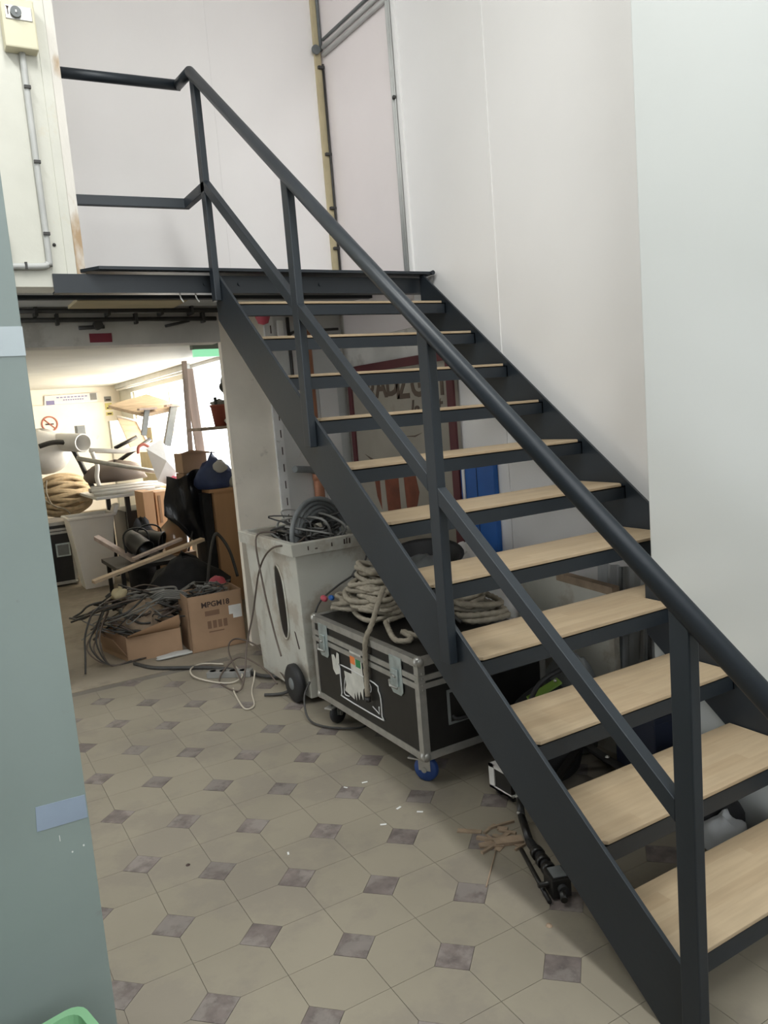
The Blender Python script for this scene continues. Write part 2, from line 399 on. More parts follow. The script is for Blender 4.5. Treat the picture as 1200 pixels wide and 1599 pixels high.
# ------------------------------------------------------------------ staircase
def staircase():
    st = thing('staircase', 'dark grey steel open staircase with pale wooden treads and a railing on its left', 'staircase', (.5, 1.2, 0))
    steel = M_['steel']
    zn = lambda y: r + SL * y                      # nosing line
    def stringer(x0, x1, y0=-.02, yt=2.555):
        zt = lambda y: zn(y) + .012; zb = lambda y: SL * y - .045
        yb = .045 / SL
        p = [(x0, y0, max(0, zb(y0))), (x0, y0, zt(y0)), (x0, yt, zt(yt)), (x0, yt, zb(yt))]
        if y0 < yb: p.append((x0, yb, 0))
        return MB().prism(p, (x1 - x0, 0, 0)).build('stringer', steel, st, .0012)
    XL = .840
    stringer(-.012, 0); stringer(W, W + .012, YN + .004); stringer(XL, XL + .012, -.02, YN + .02)
    D = .254
    for k in range(11):
        y = g * k; z = r * (k + 1)
        xe = XL if k < 3 else W                     # the lower treads end at the wall that stands proud
        xf = XL if k < 4 else W
        fr = MB()
        fr.box((.0, y + .003, z - .062), (xf, y + .009, z - .011))                # front plate
        fr.box((.0, y + D - .012, z - .034), (xe, y + D - .006, z - .011))
        fr.box((.0, y + .003, z - .015), (xf, y + .04, z - .011)); fr.box((0, y + D - .045, z - .015), (xe, y + D - .006, z - .011))
        for x in (.0, xf - .006): fr.prism([(x, y + .003, z - .062), (x, y + .003, z - .011), (x, y + D - .006, z - .011), (x, y + D - .006, z - .034)] if x == 0 or k != 3 else
                                           [(x, y + .003, z - .062), (x, y + .003, z - .011), (x, YN + .02, z - .011), (x, YN + .02, z - .05)], (.006, 0, 0))
        tr = fr.build('tread_tray', steel, st)
        xr = xf - .004; c = .022; zb_ = z - .011
        p = [(.004 + c*.9, y, zb_), (xr - c, y, zb_), (xr, y + c*1.4, zb_)]
        if k == 3: p += [(xr, YN + .022, zb_), (W - .004, YN + .022, zb_)]
        p += [(xe - .004, y + D, zb_), (.004, y + D, zb_), (.004, y + c, zb_)]
        b = MB().prism(p, (0, 0, .011)); ob = b.build('tread_board', M_['tread'], tr, .002)
    # posts: flat tube fixed to the outer face
    yc = [2.50, 1.63, .80, -.055]; xa, xb = -.043, -.013
    hr = lambda y: 1.057 + SL * y
    for i, y in enumerate(yc):
        zb = (zn(y) - .105) if i < 3 else 0.0
        p = [(xa, y - .025, zb), (xb, y - .025, zb), (xb, y + .025, zb), (xa, y + .025, zb)]
        q = [(v[0], v[1], hr(v[1]) - .012) for v in p]
        po = MB().add(p + q, [(0,3,2,1),(4,5,6,7),(0,1,5,4),(1,2,6,5),(2,3,7,6),(3,0,4,7)]).build('post', steel, st, .003)
    MB().box((-.075, -.11, 0), (.02, .0, .008)).build('foot_plate', steel, st, .002)
    # handrail: sloping tube, short return, level run behind the cream wall
    xm = -.028
    P = [(xm, -.36, hr(-.36)), (xm, 2.545, hr(2.545))]
    hook = spline([(xm, -.36, hr(-.36)), (xm, -.405, hr(-.405) - .008), (xm, -.43, hr(-.42) - .05), (xm, -.405, hr(-.42) - .085), (xm, -.35, hr(-.42) - .075)], 6)
    MB().tube(P, .0235, 20).build('handrail', steel, st)
    MB().tube(hook, .0235, 16).build('handrail_return', steel, st)
    zt = hr(2.545)
    MB().tube([(xm, 2.545, zt), (xm, 2.735, zt + .012)], .0235, 20).lathe([(0, -.0235), (.0166, -.0166), (.0235, 0), (.0166, .0166), (0, .0235)], (xm, 2.545, zt)).build('handrail_return', steel, st)
    MB().tube([(xm + .012, 2.735, zt + .012), (-.72, 2.785, zt + .018)], .0235, 20).build('landing_handrail', steel, st)
    # middle rail: flat rectangular tube between the posts
    mt = lambda y: .622 + SL * y
    def mid(y0, y1):
        p = [(-.043, y0, mt(y0) - .052), (-.043, y0, mt(y0)), (-.043, y1, mt(y1)), (-.043, y1, mt(y1) - .052)]
        MB().prism(p, (.03, 0, 0)).build('middle_rail', steel, st, .002)
    for a, b in zip(yc[1:], yc[:-1]): mid(a + .025, b - .025)
    zm = mt(2.475)
    MB().prism([(-.043, 2.475, zm - .045), (-.043, 2.475, zm), (-.043, 2.79, zm), (-.043, 2.79, zm - .045)], (.03, 0, 0)).build('middle_rail', steel, st, .002)
    MB().prism([(-.013, 2.775, zm - .045), (-.013, 2.775, zm), (-.7, 2.825, zm), (-.7, 2.825, zm - .045)], (0, .03, 0)).build('landing_middle_rail', steel, st, .002)
staircase()

def landing():
    t = thing('landing_platform', 'dark grey steel landing at the top of the stairs', 'platform', (.3, 3.0, 2.0))
    s = M_['steel']
    # deck plate with a lip whose left end is cut at an angle
    MB().prism([(-.60, 2.60, 2.146), (-.535, 2.512, 2.146), (1.205, 2.512, 2.146), (1.205, YU, 2.146), (-.9, YU, 2.146), (-.9, 2.77, 2.146), (-.57, 2.77, 2.146)], (0, 0, .014)).build('deck_plate', s, t, .001)
    MB().box((-.715, 2.585, 2.058), (XW - .005, 2.593, 2.138)).build('front_beam', s, t)
    MB().box((-.715, 2.593, 2.058), (XW - .005, 2.64, 2.066)).build('beam_flange', s, t)
    MB().box((-.9, 3.20, 2.128), (XW - .005, 3.25, 2.146)).build('joist', s, t)
    MB().box((-.9, 2.95, 2.128), (XW - .005, 3.0, 2.146)).build('joist', s, t)
    MB().box((-.9, 2.66, 2.1455), (XW - .005, 3.6, 2.1462)).build('soffit_sheet', M_['greyline'], t)
    for x in (-.05, .12, .55, .95): MB().tube([(x, 2.583, 2.10), (x, 2.577, 2.10)], .009, 8).build('bolt', s, t)
    MB().tube([(1.19, 2.515, 2.153), (1.19, 2.50, 2.153)], .012, 10).build('bolt', s, t)
landing()

# pipes, timber and plaque on the lintel under the landing
def lintel_bits():
    for k, (z, y, lab) in enumerate(((2.128, 3.60, 'black pipe running under the landing, upper of two'), (2.085, 3.645, 'black pipe running under the landing, lower of two'))):
        t = thing('black_pipe', lab, 'pipe', (-.3, y, z), 'black pipes on the lintel')
        MB().tube([(-1.1, y, z), (.36, y, z - .008)], .013, 10).build('pipe', M_['cable'], t)
        for x in ((-.66, -.28, .02, .2) if k == 0 else (-.55, -.12, .28)):
            MB().box((x - .008, y - .016, z - .03), (x + .008, YL, z + .03)).build('bracket', M_['cable'], t)
    tag(MB().box((-.50, 3.28, 2.129), (.08, 3.56, 2.145)).build('timber_board', M_['pinelt']), 'yellowish timber board wedged under the landing above the black pipes', 'timber')
    tag(MB().box((-.385, YL - .006, 1.958), (-.262, YL, 2.008)).build('red_plaque', M_['red'], None, .001), 'small dark red plaque on the lintel above the store opening', 'plaque')
    t = thing('pipe_clamp', 'dark pipe stub with a round knob on the lintel above the red plaque', 'fitting', (-.35, YL - .03, 2.04))
    MB().tube([(-.44, YL - .02, 2.038), (-.30, YL - .02, 2.043)], .011, 8).build('stub', M_['cable'], t)
    MB().tube([(-.335, YL - .045, 2.052), (-.335, YL, 2.052)], .026, 12).build('knob', M_['cable'], t)
    tag(MB().tube([(.05, YL - .012, 2.04), (.13, YL - .012, 2.055), (.2, YL - .012, 2.07)], .008, 6).build('cable_stub', M_['cable']), 'short dark cable slanting up the lintel beside the pillar', 'cable')
    # dangling wire ends
    for x in (-.16, -.085): tag(MB().tube(spline([(x, 2.63, 2.06), (x + .004, 2.628, 2.04), (x + .012, 2.62, 2.022)], 4), .0035, 6).build('wire_end', M_['white']), 'short white wire end hanging under the landing beam, ' + ('left' if x < -.1 else 'right') + ' of the pair', 'wire', 'wire ends under the beam')
lintel_bits()

# conduits, control box, trims
def clips(t, pts, ax, m='cable'):
    for p in pts: MB().box((p[0]-ax[0], p[1]-ax[1], p[2]-ax[2]), (p[0]+ax[0], p[1]+ax[1], p[2]+ax[2])).build('clip', M_[m], t)
def upper_left():
    t = thing('control_box', 'cream plastic wall control box with a round dark dial', 'switch box', (-.715, 2.56, 3.01))
    MB().box((-.785, 2.535, 3.02), (-.66, 2.6, 3.21)).build('case', M_['cream_box'], t, .006)
    MB().box((-.772, 2.531, 3.125), (-.672, 2.536, 3.178)).build('dial_window', M_['alu'], t, .002)
    d = MB().tube([(-.733, 2.531, 3.15), (-.733, 2.518, 3.15)], .021, 18).build('dial', M_['hose'], t)
    MB().box((-.736, 2.514, 3.145), (-.730, 2.519, 3.155)).build('dial_pointer', M_['paper'], d)
    MB().prism([(-.768, 2.530, 3.172), (-.756, 2.530, 3.172), (-.760, 2.530, 3.160), (-.760, 2.530, 3.14), (-.764, 2.530, 3.14), (-.764, 2.530, 3.160)], (0, .002, 0)).build('mark', M_['print'], t)
    c = thing('cable_conduit', 'grey plastic conduit running down the cream wall below the control box', 'conduit', (-.72, 2.57, 2.17))
    MB().tube(spline([(-.720, 2.586, 3.02), (-.720, 2.586, 2.6), (-.720, 2.586, 2.21), (-.728, 2.586, 2.178), (-.752, 2.586, 2.168), (-.85, 2.586, 2.166), (-1.0, 2.586, 2.165)], 5), .0135, 12).build('pipe', M_['greyline'], c)
    clips(c, [(-.718, 2.574, z) for z in (2.885, 2.59, 2.30)], (.013, .008, .006)); clips(c, [(-.815, 2.576, 2.168)], (.005, .006, .014))
    for k, x in enumerate((-.765, -.735)):
        c = tag(MB().tube([(x, 2.586, 3.205), (x, 2.586, CZ)], .012, 10).build('cable_conduit', M_['greyline']), 'grey conduit rising from the control box, ' + ('left' if k == 0 else 'right') + ' one', 'conduit', 'conduits above the control box')
    tag(MB().lathe([(0, .004), (.007, .003), (.007, -.006), (0, -.006)], (-.69, 2.598, 2.26), (0, -1, 0), 8).build('screw', M_['cable']), 'small dark screw head in the cream wall beside the conduit', 'screw')
    tag(MB().box((-.92, 2.56, 2.09), (-.882, 2.60, 2.33)).build('metal_strip', M_['hose']), 'grey metal strip at the lower left edge of the cream wall', 'strip')
upper_left()

def corner_trims():
    t = thing('corner_trunking', 'cream trunking up the corner of the upper walls', 'trunking', (XW - .03, YU - .03, 2.16))
    MB().box((XW - .05, YU - .022, 2.16), (XW - .012, YU, CZ)).build('channel', M_['pinelt'], t)
    MB().tube([(XW - .01, YU - .035, 2.16), (XW - .01, YU - .035, 3.62)], .007, 8).build('dark_cable', M_['cable'], t)
    MB().tube([(XW - .012, YU - .03, 3.7), (XW - .012, YU - .03, CZ)], .010, 8).build('grey_cable', M_['hose'], t)
    clips(t, [(XW - .022, YU - .03, z) for z in (2.5, 2.75, 3.08, 3.6)], (.02, .012, .008))
    t = thing('wall_conduits', 'pair of grey conduits running level along the right wall near the top', 'conduit', (XW - .02, 2.9, 3.65))
    for z, q in ((3.645, .013), (3.69, .012), (3.735, .009)):
        MB().tube([(XW - q, YU - .06, z + .02), (XW - q, 1.9, z - .02)], q, 10).build('conduit', M_['hose'] if q < .012 else M_['greyline'], t)
    MB().tube([(XW - .05, YU - .045, 3.70), (XW - .05, YU - .03, 3.70)], .028, 14).build('junction_ring', M_['hose'], t)
    t = thing('vertical_conduit', 'grey conduit running up the right wall beside the pinkish panel', 'conduit', (XW - .02, 2.73, 2.16))
    MB().tube([(XW - .014, 2.775, 2.16), (XW - .014, 2.775, 3.63)], .014, 10).build('pipe', M_['greyline'], t)
    MB().box((XW - .012, 2.715, 2.16), (XW, 2.752, 3.63)).build('cover_strip', M_['panel'], t)
    MB().tube([(XW - .02, 2.752, 2.16), (XW - .02, 2.752, 3.63)], .005, 6).build('thin_cable', M_['greyline'], t)
    MB().lathe([(0, .012), (.012, .006), (.012, -.006), (0, -.012)], (XW - .026, 2.755, 3.13), (1, 0, 0), 8).build('clip', M_['cable'], t)
corner_trims()

# ------------------------------------------------------------------ grey-green partition in the foreground
def partition():
    t = thing('partition_panel', 'tall grey-green painted panel standing at the left edge in the foreground', 'panel', (-1.4, .82, 0))
    MB().box((-2.6, .80, .0), (-1.080, .84, 3.0)).build('board', M_['partition'], t, .002)
    zt = .63
    MB().prism([(-1.194, .7985, .566), (-1.083, .7985, .564), (-1.083, .7985, .620), (-1.190, .7985, .624)], (0, .0014, 0)).build('blue_tape', M_['tapeblue'], t)
    MB().box((-1.30, .798, 1.637), (-1.079, .7995, 1.70)).build('clear_tape', M_['tapeclear'], t)
    for x, z, q in ((-1.126, .492, .0016), (-1.100, .499, .0018)): MB().tube([(x, .8, z), (x, .798, z)], q*1.2, 8).build('white_speck', M_['paper'], t)
    MB().box((-1.1495, .7986, .527), (-1.148, .8, .541)).build('white_speck', M_['paper'], t)
partition()
def crate():
    t = thing('green_crate', 'pale green plastic crate on the floor in front of the grey-green panel', 'crate', (-1.28, .55, 0))
    Mx = rotz(13, (-1.19, .62, 0))
    def ring(x0, y0, x1, y1, z, c):
        pts = []
        for cx, cy, a0 in ((x1-c, y1-c, 0), (x0+c, y1-c, 90), (x0+c, y0+c, 180), (x1-c, y0+c, 270)):
            for k in range(5):
                a = R_(a0 + k * 22.5); pts.append(Mx @ Vector((cx + c*math.cos(a), cy + c*math.sin(a), z)))
        return pts
    x0, y0, x1, y1 = -1.50, .32, -1.170, .64
    b = MB(); L = [ring(x0+.03, y0+.03, x1-.03, y1-.03, .0, .03), ring(x0+.006, y0+.006, x1-.006, y1-.006, .206, .03), ring(x0-.012, y0-.012, x1+.012, y1+.012, .206, .035),
                   ring(x0-.012, y0-.012, x1+.012, y1+.012, .218, .035), ring(x0+.006, y0+.006, x1-.006, y1-.006, .218, .03), ring(x0+.036, y0+.036, x1-.036, y1-.036, .006, .03)]
    n = len(L[0]); vs = [p for l in L for p in l]; fs = []
    for i in range(5):
        for k in range(n): fs.append((i*n+k, i*n+(k+1) % n, (i+1)*n+(k+1) % n, (i+1)*n+k))
    fs += [tuple(range(n))[::-1], tuple(5*n + k for k in range(n))]
    b.add(vs, fs).build('tub', M_['greenplastic'], t)
    p = Mx @ Vector((x1 - .006, .45, .15))
    MB().box((p.x - .002, p.y - .05, p.z - .012), (p.x + .012, p.y + .05, p.z + .012)).build('handle_lip', M_['greenplastic'], t, .003)
crate()

# ------------------------------------------------------------------ flight case under the stairs
def caster(t, x, y, z, wheelmat, ang=0, br=True):
    Mx = rotz(ang, (x, y, 0))
    f = MB(); f.box((x-.045, y-.035, z-.006), (x+.045, y+.035, z), Mx)
    for d in (-.02, .017): f.box((x-.03, y+d, z-.075), (x+.022, y+d+.003, z-.006), Mx)
    if br: f.box((x-.075, y-.022, z-.035), (x-.02, y+.022, z-.028), Mx)
    c = f.build('caster', M_['alu'], t, .001)
    ax = Mx.to_3x3() @ Vector((0, 1, 0)); p = Mx @ Vector((x - .005, y, z - .072))
    MB().lathe([(.012, -.014), (.046, -.014), (.05, -.008), (.05, .008), (.046, .014), (.012, .014)], p, ax, 20).build('wheel', M_[wheelmat], c)
    MB().tube([p - ax*.024, p + ax*.024], .011, 10).build('axle', M_['alu'], c)

def flight_case(name, label, lo, hi, lid, casters, front):
    x0, y0, z0 = lo; x1, y1, z1 = hi
    t = thing(name, label, 'flight case', ((x0+x1)/2, (y0+y1)/2, 0))
    A = M_['alu']; e = .03; th = .003
    MB().box((x0+th, y0+th, z0+th), (x1-th, y1-th, lid-.006)).build('body', M_['black'], t)
    MB().box((x0+th, y0+th, lid-.005), (x1-th, y1-th, z1-th)).build('lid', M_['black'], t)
    # angle profiles along the twelve edges
    for x in (x0, x1):
        for y in (y0, y1):
            sx = 1 if x == x0 else -1; sy = 1 if y == y0 else -1
            MB().prism([(x, y, z0), (x+sx*e, y, z0), (x+sx*e, y+sy*th, z0), (x+sx*th, y+sy*th, z0), (x+sx*th, y+sy*e, z0), (x, y+sy*e, z0)], (0, 0, z1-z0)).build('edge_profile', A, t)
    for z in (z0, z1):
        sz = 1 if z == z0 else -1
        for x in (x0, x1):
            sx = 1 if x == x0 else -1
            MB().prism([(x, y0, z), (x+sx*e, y0, z), (x+sx*e, y0, z+sz*th), (x+sx*th, y0, z+sz*th), (x+sx*th, y0, z+sz*e), (x, y0, z+sz*e)], (0, y1-y0, 0)).build('edge_profile', A, t)
        for y in (y0, y1):
            sy = 1 if y == y0 else -1
            MB().prism([(x0, y, z), (x0, y+sy*e, z), (x0, y+sy*e, z+sz*th), (x0, y+sy*th, z+sz*th), (x0, y+sy*th, z+sz*e), (x0, y, z+sz*e)], (x1-x0, 0, 0)).build('edge_profile', A, t)
    # closing profile at the lid
    b = MB()
    for z, h in ((lid + .003, .022), (lid - .028, .022)):
        b.box((x0-.002, y0, z), (x0+.004, y1, z+h)); b.box((x0, y0-.002, z), (x1, y0+.004, z+h)); b.box((x1-.004, y0, z), (x1+.002, y1, z+h)); b.box((x0, y1-.004, z), (x1, y1+.002, z+h))
    b.build('lid_profile', A, t)
    for x in (x0, x1):
        for y in (y0, y1):
            for z in (z0, z1):
                sx = 1 if x == x0 else -1; sy = 1 if y == y0 else -1; sz = 1 if z == z0 else -1
                c = Vector((x + sx*.014, y + sy*.014, z + sz*.014))
                cb = MB().lathe([(0, -.023), (.012, -.02), (.02, -.012), (.023, 0), (.02, .012), (.012, .02), (0, .023)], c, (0, 0, 1), 12)
                cb.box((min(x, x+sx*.055)-.001, min(y-sy*.002, y+sy*.002), min(z, z+sz*.03)), (max(x, x+sx*.055)+.001, max(y-sy*.002, y+sy*.002), max(z, z+sz*.03)))
                cb.box((min(x-sx*.002, x+sx*.002), min(y, y+sy*.055), min(z, z+sz*.03)), (max(x-sx*.002, x+sx*.002), max(y, y+sy*.055), max(z, z+sz*.03)))
                cb.build('ball_corner', A, t)
    if casters:
        for k, (x, y) in enumerate(((x0+.06, y0+.08), (x0+.06, y1-.08), (x1-.06, y0+.08), (x1-.06, y1-.08))):
            caster(t, x, y, z0, 'bluerub' if k == 0 else 'blackrub', (-60, 25, 0, 90)[k])
    return t
def main_case():
    x0, y0, z0, x1, y1, z1, lid = .18, 1.325, .122, .80, 2.25, .522, .432
    t = flight_case('flight_case', 'black flight case with aluminium edges and a pile of rope on its lid', (x0, y0, z0), (x1, y1, z1), lid, True, 'x')
    Z = M_['zinc']
    for yc in (1.485, 2.13):                       # butterfly latches
        l = MB().prism([(x0-.004, yc-.045, lid+.068), (x0-.004, yc+.045, lid+.068), (x0-.004, yc+.045, lid-.07), (x0-.004, yc+.03, lid-.085), (x0-.004, yc-.03, lid-.085), (x0-.004, yc-.045, lid-.07)], (.004, 0, 0)).build('latch', Z, t, .001)
        MB().box((x0-.012, yc-.022, lid-.05), (x0-.004, yc+.022, lid+.02)).build('latch_body', Z, l, .003)
        MB().tube([(x0-.012, yc-.02, lid-.055), (x0-.03, yc+.005, lid-.045), (x0-.018, yc+.03, lid-.03)], .005, 8).build('latch_wing', M_['alu'], l)
        MB().tube([(x0-.016, yc-.012, lid-.01), (x0-.016, yc+.016, lid-.005)], .004, 8).build('latch_hook', M_['alu'], l)
    # recessed handle on the near end
    yy = y0
    h = MB().box((.30, yy-.003, .235), (.44, yy+.001, .375)).build('handle_dish', M_['hose'], t, .004)
    MB().box((.312, yy-.0045, .247), (.428, yy-.002, .363)).build('dish_recess', M_['black'], h)
    MB().tube(spline([(.32, yy-.005, .27), (.325, yy-.018, .26), (.37, yy-.022, .257), (.415, yy-.018, .26), (.42, yy-.005, .27)], 5), .007, 8).build('handle_grip', M_['blackrub'], h)
    for z in (.40, .42, .445, .465): MB().lathe([(0, .003), (.004, .002), (.005, 0)], (x0+.016, y0-.001, z), (0, -1, 0), 8).build('rivet', M_['alu'], t)
    # printed outline emblem, torn sticker and label on the long side
    X = x0 - .0005
    # along the face, u = towards the camera (-y)
    yA, yB, zA, zB = 1.985, 1.63, .345, .195
    sg = thing; pl = MB()
    pts = [(yA-.02, zA), (yB+.045, zA-.005), (yB+.015, zA-.03), (yB, zA-.06), (yB, zB+.015), (yB+.01, zB), (yA-.015, zB), (yA, zB+.02), (yA, zA-.02)]
    P = spline([(X, a, b) for a, b in pts], 3, True)
    em = MB(); em.tube(P, .0032, 5, closed=True); emb = em.build('emblem_outline', M_['paper'], t)
    q = [(yA-.03, zA-.012), (yA-.018, zB+.018), (yB+.02, zB+.018), (yB+.03, zB+.06)]
    MB().tube(spline([(X, a, b) for a, b in ((yA-.045, zA-.05), (yA-.022, zB+.022), (yA-.07, zB+.02))], 3), .0022, 5).build('emblem_line', M_['paper'], emb)
    MB().tube([(X, yB+.075, zB+.035), (X, yB+.02, zB+.018), (X, yB+.02, zB+.05)], .0024, 5).build('emblem_line', M_['paper'], emb)
    MB().tube(spline([(X, 1.722 + .016*math.cos(a), .308 + .02*math.sin(a)) for a in [k*math.pi/6 for k in range(12)]], 2, True), .0026, 5, closed=True).build('emblem_letter', M_['paper'], emb)
    random.seed(5)
    tear = [(yA-.04, .325), (yA-.05, .262), (yA-.03, .232), (yA-.09, .222), (yA-.12, .215), (yA-.125, .25), (yA-.14, .215), (yA-.15, .262), (yA-.165, .225), (yA-.18, .27), (yA-.2, .235), (yA-.21, .285), (yA-.23, .30), (yA-.17, .33)]
    MB().prism([(X-.0008, a, b) for a, b in tear], (.0008, 0, 0)).build('torn_sticker', M_['stickerwhite'], t)
    s1 = MB().prism([(X-.0012, a, b) for a, b in ((1.878, .435), (1.775, .435), (1.765, .298), (1.872, .312))], (.0008, 0, 0)).build('label', M_['stickerwhite'], t)
    MB().box((X-.0022, 1.832, .378), (X-.001, 1.874, .412)).build('orange_square', M_['orange'], s1)
    MB().box((X-.0022, 1.782, .374), (X-.001, 1.824, .408)).build('green_square', M_['green'], s1)
    MB().prism([(X-.0008, a, b) for a, b in ((2.06, .372), (2.035, .378), (2.02, .36), (2.005, .395), (1.985, .392), (1.99, .30), (2.03, .285), (2.055, .305))], (.0008, 0, 0)).build('torn_sticker', M_['stickerwhite'], t)
main_case()

def rope_pile():
    random.seed(11)
    t = thing('rope_pile', 'thick natural rope heaped in loose loops on the black flight case', 'rope', (.42, 1.85, .522))
    def pile(n, cx, cy, z0, rx, ry, h):
        pts = []; a = random.random()*6
        for k in range(n):
            f = k / n
            a += random.uniform(1.0, 2.0)
            rr = random.uniform(.45, 1.0) * (1 - .55 * f)
            pts.append((cx + rx*rr*math.cos(a), cy + ry*rr*math.sin(a), z0 + h*f*(1 - .35*rr) + random.uniform(-.004, .035)))
        return pts
    b = MB(); rope_tube(b, spline(pile(64, .40, 2.00, .537, .18, .25, .23), 7), .0115)
    rope_tube(b, spline(pile(26, .37, 1.92, .56, .13, .20, .14), 7), .0115)
    rope_tube(b, spline(pile(20, .36, 2.15, .54, .13, .14, .06), 7), .0115)
    b.build('loops', M_['rope'], t)
    c = MB(); rope_tube(c, spline([(.32, 1.78, .70), (.24, 1.70, .655), (.20, 1.685, .59), (.172, 1.69, .54), (.1655, 1.70, .5), (.165, 1.71, .40), (.165, 1.715, .27)], 8), .0115)
    c.build('hanging_end', M_['rope'], t)
    MB().tube([(.165, 1.715, .272), (.165, 1.715, .252)], .0125, 10).build('whipped_tip', M_['cable'], t)
    c = MB(); rope_tube(c, spline([(.30, 1.75, .56), (.25, 1.62, .54), (.235, 1.55, .536), (.27, 1.52, .536), (.30, 1.56, .536), (.30, 1.62, .545), (.34, 1.5, .536), (.42, 1.43, .536), (.55, 1.40, .536)], 8), .0115)
    c.build('loose_end', M_['rope'], t)
    MB().lathe([(0, .02), (.012, .016), (.015, 0), (.012, -.016), (0, -.02)], (.24, 2.215, .595), (0, 1, .2), 10).build('pink_end_tape', M_['pink'], t)
    MB().lathe([(0, .016), (.011, .012), (.013, 0), (.011, -.012), (0, -.016)], (.262, 2.18, .60), (0, 1, 0), 10).build('blue_end_tape', M_['blue'], t)
    t2 = thing('rope_coil', 'grey-brown rope lying in loops behind the heap on the flight case', 'rope', (.66, 1.6, .522))
    random.seed(3)
    b = MB(); rope_tube(b, spline(pile(34, .66, 1.62, .537, .13, .24, .12), 7), .0125)
    b.build('loops', M_['rope'], t2)
    tag(MB().tube(spline([(.55, 1.55, .545), (.52, 1.66, .62), (.53, 1.80, .69), (.60, 1.86, .66), (.68, 1.78, .60)], 8), .008, 8).build('black_cable', M_['cable']), 'black cable arching over the rope behind the flight case heap', 'cable')
rope_pile()

# ------------------------------------------------------------------ tall white bin with hoses
def wheelie():
    t = thing('wheeled_bin', 'tall scuffed white plastic wheeled bin beside the flight case', 'bin', (.44, 2.78, 0))
    m = M_['binwhite']
    x0, x1, y0, y1 = .20, .66, 2.43, 3.14
    def ring(d, z): return [(x0+d, y0+d, z), (x1-d, y0+d, z), (x1-d, y1-d, z), (x0+d, y1-d, z)]
    def loft(rs, cap=True):
        b = MB(); vs = [p for q in rs for p in q]; n = 4
        fs = [(i*n+k, i*n+(k+1) % n, (i+1)*n+(k+1) % n, (i+1)*n+k) for i in range(len(rs)-1) for k in range(n)]
        if cap: fs += [(3, 2, 1, 0)]
        return b.add(vs, fs)
    bl = loft([ring(.035, .03), ring(.01, .80), ring(.035, .80), ring(.06, .06)])
    bl.f.append((12, 13, 14, 15)); bl.sm.append(False)
    bl.build('body', m, t, .006)
    rm = loft([ring(-.012, .775), ring(-.018, .838), ring(.022, .838), ring(.022, .775), ring(-.012, .775)], False); rm.build('rim', m, t, .005)
    # dark paint scrawl on the rim
    for k, (x, w, h) in enumerate(((.27, .004, .02), (.31, .012, .005), (.40, .004, .018), (.47, .006, .025), (.485, .004, .03), (.50, .006, .026), (.55, .014, .006), (.60, .005, .016))):
        MB().box((x, y0-.0205, .798), (x+w, y0-.0145, .798+h)).build('paint_mark', M_['print'], t)
    # tall handle hole on the left face, framed by a lip
    hole = spline([(0, 2.70, .70), (0, 2.64, .64), (0, 2.625, .5), (0, 2.635, .36), (0, 2.68, .30), (0, 2.73, .34), (0, 2.745, .5), (0, 2.74, .64)], 4, True)
    xs = lambda z: x0 + .035 - .025 * (z - .03) / .77
    MB().prism([(xs(p.z) - .003, p.y, p.z) for p in hole], (.006, 0, 0)).build('handle_hole', M_['black'], t)
    MB().tube([(xs(p.z) - .004, p.y, p.z) for p in hole], .006, 6, closed=True).build('hole_lip', m, t)
    MB().prism([(xs(.33) - .002, 2.575, .365), (xs(.33) - .002, 2.56, .36), (xs(.3) - .002, 2.53, .28), (xs(.3) - .002, 2.54, .275)], (.003, 0, 0)).build('tear', M_['print'], t)
    for yy in (2.56,):
        w = MB().lathe([(.02, -.022), (.085, -.022), (.10, -.012), (.10, .012), (.085, .022), (.02, .022)], (.195, yy, .10), (1, 0, 0), 24).build('wheel', M_['blackrub'], t)
        MB().lathe([(0, -.026), (.03, -.024), (.045, -.01), (.06, -.01)], (.195, yy, .10), (1, 0, 0), 16).build('hub', M_['hose'], w)
    MB().tube([(.2, 2.56, .10), (.66, 2.56, .10)], .012, 8).build('axle', M_['alu'], t)
    w = MB().lathe([(.02, -.022), (.085, -.022), (.10, -.012), (.10, .012), (.085, .022), (.02, .022)], (.68, 2.56, .10), (1, 0, 0), 24).build('wheel', M_['blackrub'], t)
    # fill
    random.seed(21)
    h = thing('hose_coil', 'grey hoses coiled upright in the top of the white wheeled bin', 'hose', (.44, 2.75, .8))
    for k in range(6):
        rr = .20 - .022*k; yy = 2.66 + .035*k
        P = [(.47 + .012*k + rr*.95*math.cos(R_(a)), yy + .05*math.sin(R_(a*1.3+k*30)), .80 + rr*math.sin(R_(a))*1.05) for a in range(-20, 201, 10)]
        MB().tube(P, .0125, 10).build('hose', M_['hose'], h)
    c = thing('cable_tangle', 'tangle of dark cables filling the white wheeled bin', 'cables', (.44, 2.7, .7))
    for k in range(34):
        P = [(random.uniform(.28, .6), random.uniform(2.50, 3.05), random.uniform(.70, .85 + .08 * (k % 2))) for _ in range(5)]
        MB().tube(spline(P, 6), random.choice((.004, .006, .007)), 6).build('cable', M_[random.choice(('cable', 'cable', 'cable_grey'))], c)
wheelie()
